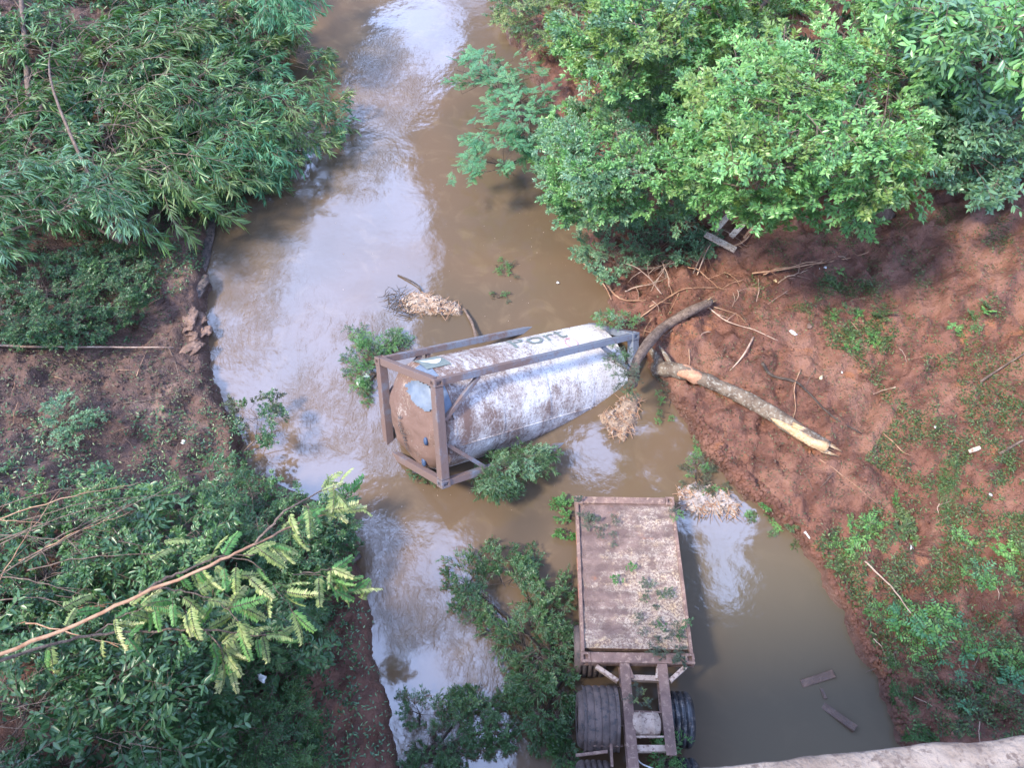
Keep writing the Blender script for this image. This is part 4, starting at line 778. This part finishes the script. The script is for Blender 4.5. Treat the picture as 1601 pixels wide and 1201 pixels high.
# ================================================================== LOGS, TIMBER, TWIGS
def pathG(pl, off, m=6):
    w3 = G(np.array([a[0] for a in pl], float), np.array([a[1] for a in pl], float)); w3[:, 2] += off; return smoothpath(w3, m)
lp = pathG([(1022,582),(1050,583),(1100,600),(1150,622),(1200,650),(1250,683),(1290,704)], .16, 8); rr = np.interp(np.linspace(0, 1, len(lp)), [0, .12, .3, .8, 1], [.19, .19, .165, .16, .12])
lg = empty('broken_log', lp[0], 'long grey fallen tree trunk with a pale splintered end lying on the red mud', 'log')
V, F = tube(lp-lp[0], rr, 20, True, .22, 2); g = Geo(); g.add(V, F); link('trunk', g.mesh('trunk', M_log, True), lg)
g = Geo(); rng = np.random.default_rng(4); d_ = nrm(lp[-1]-lp[-4])
for i in range(16):
    a = rng.uniform(0, 6.28); s_ = nrm(np.cross(d_, [0, 0, 1.])); off = (s_*math.cos(a)+np.array([0, 0, 1.])*math.sin(a))*rng.uniform(.03, .13); st = lp[-1]-d_*rng.uniform(.2, .9)+off*1.15; en = lp[-1]+d_*rng.uniform(.05, .34)+off*.9
    g.add(*tube(np.array([st, (st+en)/2+off*.15, en])-lp[0], [.035, .045, .004], 4, True), 0)
link('splintered_end', g.mesh('splintered_end', M_wood), lg)
g = Geo(); sd_ = nrm(np.cross(nrm(lp[30]-lp[20]), [0, 0, 1.])); seg = lp[-24:]; g.add(*tube(seg-lp[0]+sd_*.10+np.array([0, 0, .05]), np.interp(np.linspace(0, 1, 24), [0, .5, 1], [.01, .10, .11]), 8, True, .4, 3)); link('stripped_bark_face', g.mesh('stripped', M_wood), lg)
g = Geo(); g.add(*tube(lp[9:17]-lp[0]+np.array([0, -.02, .035]), [.05, .17, .18, .175, .18, .175, .13, .04], 14, True, .3, 5)); link('orange_scar', g.mesh('scar', simple('orange_bark_scar', (.42, .2, .12), (.55, .30, .18), 5, .8, .02, 22, (.3, .14, .09), True), True), lg)
for pl, r_ in (([(1050,583),(1040,565),(1028,548)], .07), ([(1030,575),(1020,560),(1012,550)], .12)):
    w3 = pathG(pl, .2, 5); g = Geo(); g.add(*tube(w3-lp[0], np.linspace(r_, r_*.4, len(w3)), 8, True, .3, 6)); link('branch_stub', g.mesh('stub', M_log, True), lg)
w3 = smoothpath([P(990, 603, .5), P(992, 575, 1.0), P(1003, 550, 1.1), *[G(*a_)+np.array([0, 0, .22]) for a_ in ((1035, 521), (1072, 497), (1108, 481))]], 7)
cl_ = empty('curved_log', w3[0], 'curved dark branch trunk leaning from the tank end up the red bank', 'log'); g = Geo(); g.add(*tube(w3-w3[0], np.interp(np.linspace(0, 1, len(w3)), [0, .5, 1], [.10, .125, .10]), 14, True, .2, 7)); link('trunk', g.mesh('trunk', M_bark, True), cl_)
g = Geo(); dd = nrm(w3[-1]-w3[-4])
for i in range(6): g.add(*tube(np.array([w3[-1]-dd*.35, w3[-1]+dd*rng.uniform(.0, .2)+rng.normal(0, .06, 3)])-w3[0], [.05, .008], 5)) 
link('split_end', g.mesh('split_end', M_wood), cl_)
TG = 'bare twigs scattered over the right bank'
def twig(pl, r_, m, label, name='twig', cat='twig', group=TG, off=.05, forks=0):
    w3 = pathG(pl, off, 5); w3[:, 2] += .03*np.sin(np.linspace(0, 3.1, len(w3)))+np.abs(fbm(np.arange(len(w3))*.4, np.zeros(len(w3)), int(pl[0][0]) % 50, 2))*.05
    g = Geo(); g.add(*tube(w3-w3[0], np.linspace(r_, r_*.4, len(w3)), 6, True, .2, pl[0][0]*.1))
    for k in range(forks):
        i = 2+k*3
        if i < len(w3)-1:
            a = rng.uniform(0, 6.28); g.add(*tube(arc(w3[i]-w3[0], (math.cos(a), math.sin(a), .3), .35, .3, 4, .2, rng), np.linspace(r_*.5, r_*.15, 4), 4, False))
    o = link(name, g.mesh(name, m, False), None); o.location = w3[0]; return tag(o, label, cat, group)
twig([(950,450),(965,468),(985,474),(1010,472)], .028, M_twig, 'pale bent twig with a broken stub at the waterline above the tank', forks=1)
twig([(1015,482),(1050,465),(1070,455),(1120,452)], .022, M_twig, 'orange twig lying above the curved log', forks=2)
twig([(1000,500),(1030,478),(1055,462)], .02, M_twig, 'orange twig crossing below the first above the curved log')
twig([(1108,484),(1135,505),(1180,520),(1215,535)], .02, M_pole, 'pale twig running right from the tip of the curved log', forks=2)
twig([(1115,482),(1150,495),(1170,512)], .014, M_twig, 'short twig fanning from the curved log tip', forks=2)
twig([(1177,530),(1160,560),(1140,582)], .026, M_pole, 'pale stick on the mud between the two logs')
twig([(1190,570),(1205,590),(1240,600),(1265,620),(1300,655),(1345,680)], .04, M_darkbark, 'dark crooked stick above the broken log')
twig([(1250,580),(1240,610),(1242,640),(1238,660)], .018, M_twig, 'upright reddish twig crossing the dark stick', forks=1)
twig([(1175,430),(1250,420),(1350,400),(1420,350)], .022, M_twig, 'long orange twig below the bright tree', forks=2)
twig([(1530,600),(1560,580),(1600,555)], .035, M_bark, 'brown branch at the right edge of the bank')
twig([(1560,712),(1590,695),(1620,680)], .04, M_bark, 'short thick branch at the right edge near the white chip')
twig([(1350,880),(1390,920),(1420,960),(1440,990)], .02, M_pole, 'straight pale twig among the weeds at lower right')
twig([(1380,680),(1410,710),(1425,715)], .014, M_twig, 'small red twig on the right slope')
twig([(1280,720),(1320,750),(1370,790)], .010, M_twig, 'thin twig running from the splintered log end')
twig([(915,390),(905,410),(925,430),(945,455),(955,475)], .03, M_twig, 'arching tan stem of the straggling bush', off=.15, forks=3)
twig([(1080,440),(1100,400),(1130,350)], .02, M_bark, 'grey stem rising into the bush beside the planks', off=.3, forks=2)
twig([(1140,395),(1165,380),(1190,350),(1260,345),(1310,325)], .032, M_twig, 'orange brown root curving beside the planks under the bright tree', 'exposed_root', 'root', None, .15, 2)
TL_ = 'sticks on the left bank'
twig([(-20,545),(60,548),(150,549),(275,548)], .035, M_pole, 'long straight pale pole across the left bank', 'pole', 'pole', None, .12)
twig([(90,535),(120,520),(145,495),(178,478)], .035, M_bark, 'curved brown root above the pole on the left bank', 'exposed_root', 'root', None, .15)
twig([(165,525),(195,545)], .02, M_bark, 'short stick touching the pole', group=TL_); twig([(265,545),(278,575),(282,600)], .02, M_bark, 'twig hanging from the pole end', group=TL_)
twig([(195,633),(240,628),(285,612)], .02, M_bark, 'brown stick across the bare left bank', group=TL_); twig([(215,590),(232,550)], .012, M_twig, 'thin straight twig leaning below the pole', group=TL_)
for i in range(46):
    px, py = random.choice([(random.uniform(1100, 1590), random.uniform(400, 760)), (random.uniform(1360, 1590), random.uniform(760, 1130)), (random.uniform(960, 1200), random.uniform(430, 560))]); a = random.uniform(0, 3.14); L_ = random.uniform(15, 42)
    if px < P(0, 0)[0]: continue
    twig([(px, py), (px+L_*.5*math.cos(a)+random.uniform(-4, 4), py+L_*.5*math.sin(a)), (px+L_*math.cos(a), py+L_*math.sin(a))], random.uniform(.007, .014), random.choice([M_twig, M_bark, M_pole]), 'thin loose twig lying on the red muddy bank', group='thin loose twigs on the red bank', forks=random.choice([0, 1]))
for i in range(16):
    px, py = random.uniform(20, 330), random.uniform(420, 720); a = random.uniform(0, 3.14); L_ = random.uniform(15, 40)
    twig([(px, py), (px+L_*.5*math.cos(a)+random.uniform(-4, 4), py+L_*.5*math.sin(a)), (px+L_*math.cos(a), py+L_*math.sin(a))], random.uniform(.007, .012), random.choice([M_twig, M_bark]), 'thin loose twig lying on the dark left bank', group='thin loose twigs on the left bank')
def board(pa, pb_, wd, th_, m, label=None, name='plank', parent=None, za=None, zb=None, cat='plank', group=None):
    a = P(*pa, za) if za is not None else G(*pa, .08); b = P(*pb_, zb) if zb is not None else G(*pb_, .08)
    pr = parent; base = Vector(a) if pr is None else pr.location
    o = beam(name, Vector(a)-base, Vector(b)-base, wd, th_, m, pr, bev=.008)
    me = o.data; co = np.empty(len(me.vertices)*3); me.vertices.foreach_get('co', co); co = co+RNG.normal(0, .003, co.shape); me.vertices.foreach_set('co', co)
    if pr is None: o.location = base; tag(o, label, cat, group)
    return o
b0 = G(1135, 385); cr = empty('broken_crate', b0, 'remains of a pale wooden frame of planks lying under the bright tree', 'crate')
z_ = b0[2]
board((1103,366), (1150,391), .17, .07, M_plank, parent=cr, za=z_+.30, zb=z_+.22); board((1120,358), (1138,338), .15, .06, M_plank, parent=cr, za=z_+.36, zb=z_+.45); board((1143,370), (1185,325), .15, .06, M_plank, parent=cr, za=z_+.28, zb=z_+.6); board((1163,372), (1195,335), .06, .05, M_twig, parent=cr, za=z_+.2, zb=z_+.4)
board((330,1178), (352,1148), .13, .04, M_plank, 'pale plank half hidden in the lower left bushes', za=2.3, zb=2.35)
board((1512,709), (1530,703), .08, .04, M_plank, 'short pale chip of board among the weeds on the right slope', cat='board scrap')
SB = 'timber baulks half submerged by the right shore'
for (a_, b_, za, zb, wd, lab) in (((1252,1071),(1303,1054),-.05,.0,.15,'upper baulk nearly level in the brown water'),((1285,1104),(1337,1141),-.06,.04,.14,'lower dark baulk slanting out of the water'),((1280,1072),(1290,1095),-.07,-.03,.07,'short piece between the two larger baulks')):
    board(a_, b_, wd, .12, M_wetwood, lab, 'timber_baulk', None, za, zb, 'timber', SB)

# ================================================================== FLOTSAM RAFTS, CLAY BLOCKS, LITTER
def raft(label, poly, m=M_foam, hz=.12, sticks=60, chips=30, seed=1, leafn=0, stickm=M_twig):
    rng = np.random.default_rng(seed); p = np.array(poly, float); c = p.mean(0); base = P(c[0], c[1], 0.); root = empty('flotsam_raft', base, label, 'flotsam', 'flotsam rafts')
    lo = P(p[:, 0].min(), p[:, 1].max(), 0.); hi = P(p[:, 0].max(), p[:, 1].min(), 0.); st = .035
    gx = np.arange(lo[0]-.1, hi[0]+.1, st); gy = np.arange(lo[1]-.1, hi[1]+.1, st); XX, YY = np.meshgrid(gx, gy); wp = P(p[:, 0], p[:, 1], 0.)[:, :2]
    ins = inpoly(wp.tolist(), XX.ravel(), YY.ravel()).reshape(XX.shape); ed = edist(wp.tolist(), XX.ravel(), YY.ravel()).reshape(XX.shape)*np.where(ins, 1, -1)
    ZZ = np.clip((ed+.10*fbm(XX*6, YY*6, seed, 4))*1.2, -.2, hz)+.08*fbm(XX*7, YY*7, seed+3, 4)*(ed > -.05)-.02
    V = np.stack([XX, YY, ZZ], -1).reshape(-1, 3)-base; nx_ = len(gx); I = (np.arange(len(gy)-1)[:, None]*nx_+np.arange(nx_-1)[None]).ravel(); F = np.stack([I, I+1, I+1+nx_, I+nx_], 1); keep = (ZZ.ravel()[F] > -.05).any(1)
    link('matted_debris', npmesh('matted_debris', V, F[keep], m, smooth=True), root)
    x, y = sample(poly, sticks, rng); q_ = P(x, y, 0.1); g = Geo()
    for i in range(sticks):
        a = rng.uniform(0, 3.14); L_ = rng.uniform(.12, .5); d_ = np.array([math.cos(a), math.sin(a), rng.uniform(-.1, .25)]); g.add(*tube(np.array([q_[i]-d_*L_/2, q_[i]+rng.normal(0, .02, 3), q_[i]+d_*L_/2])-base, [.007, .009, .004], 4, False), 0)
    link('reed_litter', g.mesh('reed_litter', stickm), root)['kind'] = 'stuff'
    x, y = sample(poly, chips, rng); q_ = P(x, y, hz+.03)
    g = Geo(); cube = np.array([(a, b, c_) for a in (-1, 1) for b in (-1, 1) for c_ in (-1, 1)], float); FC = [(0, 1, 3), (0, 3, 2), (4, 6, 7), (4, 7, 5), (0, 4, 5), (0, 5, 1), (2, 3, 7), (2, 7, 6), (0, 2, 6), (0, 6, 4), (1, 5, 7), (1, 7, 3)]
    for i in range(chips):
        a = rng.uniform(0, 3.14); R2 = np.array([[math.cos(a), -math.sin(a), 0], [math.sin(a), math.cos(a), 0], [0, 0, 1]]); g.add((cube*np.array([rng.uniform(.012, .055), rng.uniform(.006, .018), .006])+rng.normal(0, .006, (8, 3)))@R2.T+q_[i]-base, FC)
    link('wood_chips', g.mesh('wood_chips', M_chip), root)['kind'] = 'stuff'; return root
raft('pale raft of reeds and foam afloat above the tank', [(622,470),(650,455),(690,462),(720,478),(722,492),(680,492),(640,490)], seed=3, sticks=90, chips=70)
raft('brown raft of bark and wood caught at the lower right end of the tank', [(935,650),(960,635),(985,610),(1005,625),(995,665),(975,690),(945,670)], simple('brown_flotsam', (.20, .13, .09), (.38, .27, .19), 6, .85, .05, 20, (.12, .08, .06), True), .14, 80, 30, 4)
raft('beige raft of reeds and bark against the right shore beside the trailer deck', [(1062,760),(1090,755),(1130,762),(1158,790),(1150,808),(1110,805),(1062,800)], simple('grey_flotsam', (.30, .24, .21), (.46, .39, .35), 6, .85, .05, 20, (.16, .12, .10), True), .12, 110, 40, 5)
raft('tangle of thin dark sticks at the left of the pale raft', [(600,455),(630,445),(645,475),(635,495),(608,480)], M_driftwood, -.06, 60, 4, 6, stickm=M_darkbark)
g = Geo(); w3 = smoothpath([P(725,482,.1), P(738,505,.12), P(745,530,.25)], 6); g.add(*tube(w3-w3[0], np.linspace(.03, .05, len(w3)), 8, True, .3, 1)); o = link('floating_stick', g.mesh('stick', M_bark, True)); o.location = w3[0]; tag(o, 'curved stick running from the pale raft to the tank frame rail', 'stick')
g = Geo(); w3 = smoothpath([P(622,430,.02), P(640,438,.05), P(655,448,.06), P(662,462,.08)], 5); g.add(*tube(w3-w3[0], .022, 6, True, .3, 1)); o = link('floating_stick', g.mesh('stick', M_darkbark, True)); o.location = w3[0]; tag(o, 'thin dark stick curving into the top of the pale raft', 'stick')
g = Geo(); w3 = smoothpath([P(540,985,.02), P(545,880,.1), P(560,872,.12)][1:], 6); w3 = smoothpath([P(535,893,.1), P(548,880,.22), P(562,868,.12)], 6); g.add(*tube(w3-w3[0], .07, 8, True, .4, 1)); o = link('floating_stick', g.mesh('stick', M_driftwood, True)); o.location = w3[0]; tag(o, 'dark driftwood stub poking out at the left shoreline', 'stick')
def lump(label, px, py, size, m, name, cat, seed, off=0.0, group=None, sub=3, flat=.5, rot=0., amp=.5):
    p = G(px, py, off); bm = bmesh.new(); bmesh.ops.create_icosphere(bm, subdivisions=sub, radius=1); me = bpy.data.meshes.new(name); bm.to_mesh(me); bm.free()
    co = np.empty(len(me.vertices)*3); me.vertices.foreach_get('co', co); co = co.reshape(-1, 3); nz_ = fbm(co[:, 0]*1.4+seed, co[:, 1]*1.4+co[:, 2], seed, 4); co = co*(1+amp*nz_[:, None])*np.array([size[0], size[1], size[0]*flat]); a = RAD(rot)
    co = co@np.array([[math.cos(a), math.sin(a), 0], [-math.sin(a), math.cos(a), 0], [0, 0, 1]]); me.vertices.foreach_set('co', co.ravel()); me.polygons.foreach_set('use_smooth', [True]*len(me.polygons)); me.materials.append(m); me.update()
    o = link(name, me); o.location = p; return tag(o, label, cat, group)
lump('upper dark slab of bark lying along the left shoreline', 324, 385, (.20, 1.15), M_driftwood, 'driftwood_slab', 'driftwood', 3, .05, None, 4, .5, 3, .35)
lump('lower dark slab of bark at the left shoreline', 314, 452, (.16, .45), M_driftwood, 'driftwood_slab', 'driftwood', 4, .05, None, 4, .6, -8, .35)
for i, (px, py, sx, sy, lab) in enumerate([(297,503,.11,.20,'tall tan clay clod at the left of the shoreline group'),(313,500,.10,.10,'small tan clay clod under the lower bark slab'),(316,520,.13,.11,'lowest rounded tan clay clod by the water'),(303,525,.08,.09,'middle clay clod between two larger ones'),(300,545,.10,.18,'reddish clay clod below the tan ones')]): lump(lab, px, py, (sx*1.6, sy*1.7), M_clay, 'clay_clod', 'clay clod', 10+i, .02, 'clay clods on the left shoreline', 4, .35, i*31, 1.1)
GL = 'pale litter scattered on the banks'
for i, (px, py, sx, sy, m, lab) in enumerate([(1240,521,.10,.13,M_litter,'largest white scrap of litter above the pale stick on the red bank'),(1290,419,.06,.05,M_litter,'crumpled white scrap under the bright tree'),(1281,421,.03,.02,M_litter,'tiny white crumb beside the crumpled scrap'),(1212,424,.04,.07,M_litter,'pale blue white scrap near the planks'),(1212,440,.06,.08,M_ylitter,'cream scrap just below the pale blue one'),(1228,435,.03,.06,M_ylitter,'small cream flake right of the cream scrap'),(1283,591,.08,.06,M_ylitter,'yellowish dead leaf scrap beside the red twigs'),(1316,583,.06,.04,M_litter,'white flake in the middle of the bare red slope'),(1262,837,.13,.06,M_litter,'crumpled white bag at the right shoreline'),(1424,857,.05,.06,M_litter,'white scrap among the lower right weeds'),(1548,773,.05,.06,M_litter,'white scrap near the right edge of the slope'),(1500,983,.04,.04,M_litter,'small white crumb among the blue green weeds'),(287,692,.07,.07,M_litter,'square grey scrap on the left bank by the bush'),(264,391,.09,.05,M_ylitter,'pale mushroom coloured scrap under the left willow'),(440,1088,.10,.08,M_litter,'grey plastic scrap caught in the lower left bushes'),(872,443,.06,.05,M_litter,'white crumb floating in open brown water'),(1265,510,.09,.09,M_clay,'reddish clod right of the largest white scrap'),(1462,670,.06,.04,M_litter,'white flake beside a green leaf on the slope')]):
    lump(lab, px, py, (sx*.7, sy*.7), m, 'litter_scrap', 'litter', 30+i, .03 if px != 440 else 1.4, GL, 2, .35, i*37, 1.5)
lump('greenish white plastic bag caught in the branch left of the tank frame', 570, 598, (.14, .20), simple('greenish_plastic', (.45, .52, .42), (.60, .66, .56), 5, .4, .03, 14), 'plastic_bag', 'bag', 71, .12, None, 3, .5, -30, .5)
lump('dark rag bundle snagged at the bottom corner of the tank head', 662, 741, (.20, .12), M_rag, 'rag_bundle', 'rag', 72, .22, None, 3, .6, 10, .8)

# ================================================================== GROUND COVER
def cover(name, label, cat, poly, n_, lm, ln, wd, seed, clump=.35, lift=.02, up=.3, two=False):
    rng = np.random.default_rng(seed); x, y = sample(poly, n_, rng, clump); p = G(x, y); base = p.mean(0); k = p[:, 2] > .03; p = p[k]; n2 = len(p); a = rng.uniform(0, 6.28, n2); g = Geo()
    d_ = np.stack([np.cos(a), np.sin(a), rng.uniform(-.05, up, n2)], 1); p[:, 2] += lift*rng.random(n2)+.01
    leaves(g, p-base, d_, np.array([0, 0, 1.])+rng.normal(0, .35, (n2, 3)), ln*rng.uniform(.5, 1.3, n2), wd*rng.uniform(.6, 1.2, n2), rng.random(n2)**1.2, 0, .1, two)
    o = link(name, g.mesh(name, lm)); o.location = base; return tag(o, label, cat, None, 'stuff')
cover('ground_cover', 'low leafy ground cover over the lower right slope', 'ground cover', [(1340,800),(1601,700),(1640,700),(1640,1160),(1420,1150),(1380,1040),(1330,950),(1270,850)], 11000, L_moss, .08, .030, 1, .38, .08, .7)
cover('ground_cover', 'low weeds in a diagonal belt down the middle of the right slope', 'ground cover', [(1290,430),(1360,440),(1420,540),(1500,580),(1620,640),(1620,820),(1500,800),(1420,760),(1350,720),(1400,650),(1330,560),(1210,500)], 7500, L_moss, .07, .028, 2, .43, .06, .6)
cover('ground_cover', 'scattered leaves on the red slope under the trees', 'ground cover', [(1100,400),(1300,350),(1640,300),(1640,640),(1450,560),(1200,520)], 5500, L_moss, .065, .024, 3, .47, .03, .3)
cover('leaf_litter', 'thin scatter of leaves over the whole right bank', 'leaf litter', [(960,450),(1200,400),(1640,360),(1640,1160),(1420,1150),(1290,880),(1100,690)], 9000, L_litter, .06, .022, 4, .2, .02, .25)
cover('ground_cover', 'dark undergrowth leaves spread over the upper left bank', 'ground cover', [(-60,330),(330,320),(330,440),(235,480),(200,540),(-60,560)], 9000, L_dark, .09, .035, 5, .36, .14, .8)
cover('leaf_litter', 'fallen green and pale leaves over the bare left bank', 'leaf litter', [(-60,520),(300,480),(340,600),(360,700),(300,740),(-60,760)], 3200, L_litter, .085, .032, 6, .25, .03, .3)
cover('ground_cover', 'small plants creeping over the lower left bank', 'ground cover', [(-60,640),(370,640),(400,740),(540,850),(560,1000),(560,1201),(300,1201),(-60,1000)], 6500, L_dark, .10, .04, 7, .30, .15, .8)
cover('leaf_litter', 'sparse leaves on the mud spit at bottom left', 'leaf litter', [(520,900),(580,960),(615,1120),(620,1201),(500,1201)], 500, L_dull, .08, .03, 8, .2, .02, .2)
cover('grass', 'fine moss green growth on the right bank above the waterline', 'grass', [(1385,1020),(1410,1040),(1440,1130),(1470,1160),(1410,1160),(1390,1090)], 2600, L_grass if False else M_grass, .06, .012, 9, .25, .05, 1.2)
cover('grass', 'fine green grass tuft on the middle of the right slope', 'grass', [(1470,720),(1500,715),(1495,790),(1475,830),(1462,770)], 900, M_grass, .10, .010, 10, .0, .05, 1.2)
# individual weeds of the right bank
WG = 'young weeds on the right bank'
WS = [(1310,450,5,.9,'bright green weed cluster highest on the slope, below the bright tree'),(1335,480,6,1.,'bright leafy weed just below the highest one'),(1370,530,6,.8,'weed in the middle of the diagonal belt'),(1490,510,4,.7,'weed left of a pair near the right edge'),(1530,500,4,.8,'weed right of a pair near the right edge'),(1310,880,5,.9,'weed at the shoreline beside the white bag'),(1345,840,6,1.,'fern like weed above the shoreline'),(1380,825,7,1.1,'largest pale green weed in the upper lower-right patch'),(1415,820,5,1.,'weed at the right end of the fern like row'),(1195,800,4,.8,'small bright weed standing in the water beside the beige raft'),(1490,870,6,.9,'bright low weed in the lower right patch'),(1540,900,6,.9,'bright weed right of the low one'),(1590,850,6,1.,'pale green weed at the right edge'),(1430,960,7,1.2,'blue green weed left in the lower cluster'),(1470,985,8,1.3,'blue green weed in the centre of the lower cluster'),(1440,1015,6,1.,'blue green weed at the foot of the lower cluster'),(1530,1010,6,1.1,'blue green weed right of the lower cluster'),(1575,1050,6,1.1,'dark weed near the right edge above the bridge'),(1370,970,4,.8,'small weed by the eroded shoreline edge'),(1092,680,3,.6,'tiny weed at the foot of the red bank'),(1500,1090,5,.8,'low weed just above the bridge edge'),(1225,835,5,.7,'weed between the beige raft and the white bag')]
for i, (px, py, n_, s_, lab) in enumerate(WS):
    b0 = G(px, py); root = empty('young_weed', b0, lab, 'weed', WG); rng = np.random.default_rng(900+i)
    for k in range(n_):
        ps = spray('weed', L_weed if k % 2 else L_moss) if py < 900 or i % 3 == 0 else spray('weed', L_feather if k % 2 else L_weed); o = link('leaf_spray', ps[rng.integers(7)], root); xy = rng.normal(0, .24, 2)*s_
        o.location = (xy[0], xy[1], max(float(hgt(b0[0]+xy[0], b0[1]+xy[1])), 0)-b0[2]); o.rotation_euler = (rng.normal(0, .2), rng.normal(0, .2), rng.uniform(0, 6.28)); o.scale = (s_*rng.uniform(.4, .85),)*3

# clods, pebbles and crumbs of mud, and flecks of scum on the water
def crumbs(name, label, cat, poly, n_, lo, hi, m, seed, water=False, clump=0., flat=.6):
    rng = np.random.default_rng(seed); x, y = sample(poly, n_, rng, clump); p = P(x, y, 0.003) if water else G(x, y); base = p.mean(0)
    if not water: p = p[p[:, 2] > .02]
    n2 = len(p); ico = np.array([(0, 0, 1), (.9, 0, .45), (.28, .86, .45), (-.72, .53, .45), (-.72, -.53, .45), (.28, -.86, .45), (.9, 0, -.4), (.28, .86, -.4), (-.72, .53, -.4), (-.72, -.53, -.4), (.28, -.86, -.4)])
    FC = [(0, i, i % 5+1) for i in range(1, 6)]+[(i, i+5, i % 5+6) for i in range(1, 6)]+[(i, i % 5+6, i % 5+1) for i in range(1, 6)]
    S = (lo+(hi-lo)*rng.random(n2)**3)[:, None, None]; A = rng.uniform(0, 6.28, n2); c_, s_ = np.cos(A), np.sin(A); V = ico[None]*S*(1+rng.normal(0, .22, (n2, 11, 3)))*np.array([1, .7, flat])
    V = np.stack([V[..., 0]*c_[:, None]-V[..., 1]*s_[:, None], V[..., 0]*s_[:, None]+V[..., 1]*c_[:, None], V[..., 2]], -1)+(p-base)[:, None]
    F = (np.arange(n2)[:, None, None]*11+np.array(FC)[None]).reshape(-1, 3); o = link(name, npmesh(name, V.reshape(-1, 3), F, m)); o.location = base; tag(o, label, cat, None, 'stuff')
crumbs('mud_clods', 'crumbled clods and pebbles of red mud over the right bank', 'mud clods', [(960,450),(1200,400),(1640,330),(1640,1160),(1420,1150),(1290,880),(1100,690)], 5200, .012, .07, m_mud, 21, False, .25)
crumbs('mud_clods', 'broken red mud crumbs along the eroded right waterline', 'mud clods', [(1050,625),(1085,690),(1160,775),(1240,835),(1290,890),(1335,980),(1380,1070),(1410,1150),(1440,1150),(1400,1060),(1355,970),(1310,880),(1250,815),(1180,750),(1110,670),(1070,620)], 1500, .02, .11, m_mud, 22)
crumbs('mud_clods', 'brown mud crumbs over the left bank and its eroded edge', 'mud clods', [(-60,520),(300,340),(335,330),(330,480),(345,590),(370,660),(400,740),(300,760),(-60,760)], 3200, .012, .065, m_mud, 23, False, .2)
crumbs('water_scum', 'tiny pale flecks of scum drifting on the river', 'scum', [(350,330),(600,200),(900,380),(960,500),(620,540),(560,740),(900,760),(690,860),(590,800),(470,740),(360,600)], 260, .004, .016, M_chip, 24, True, .4, .3)
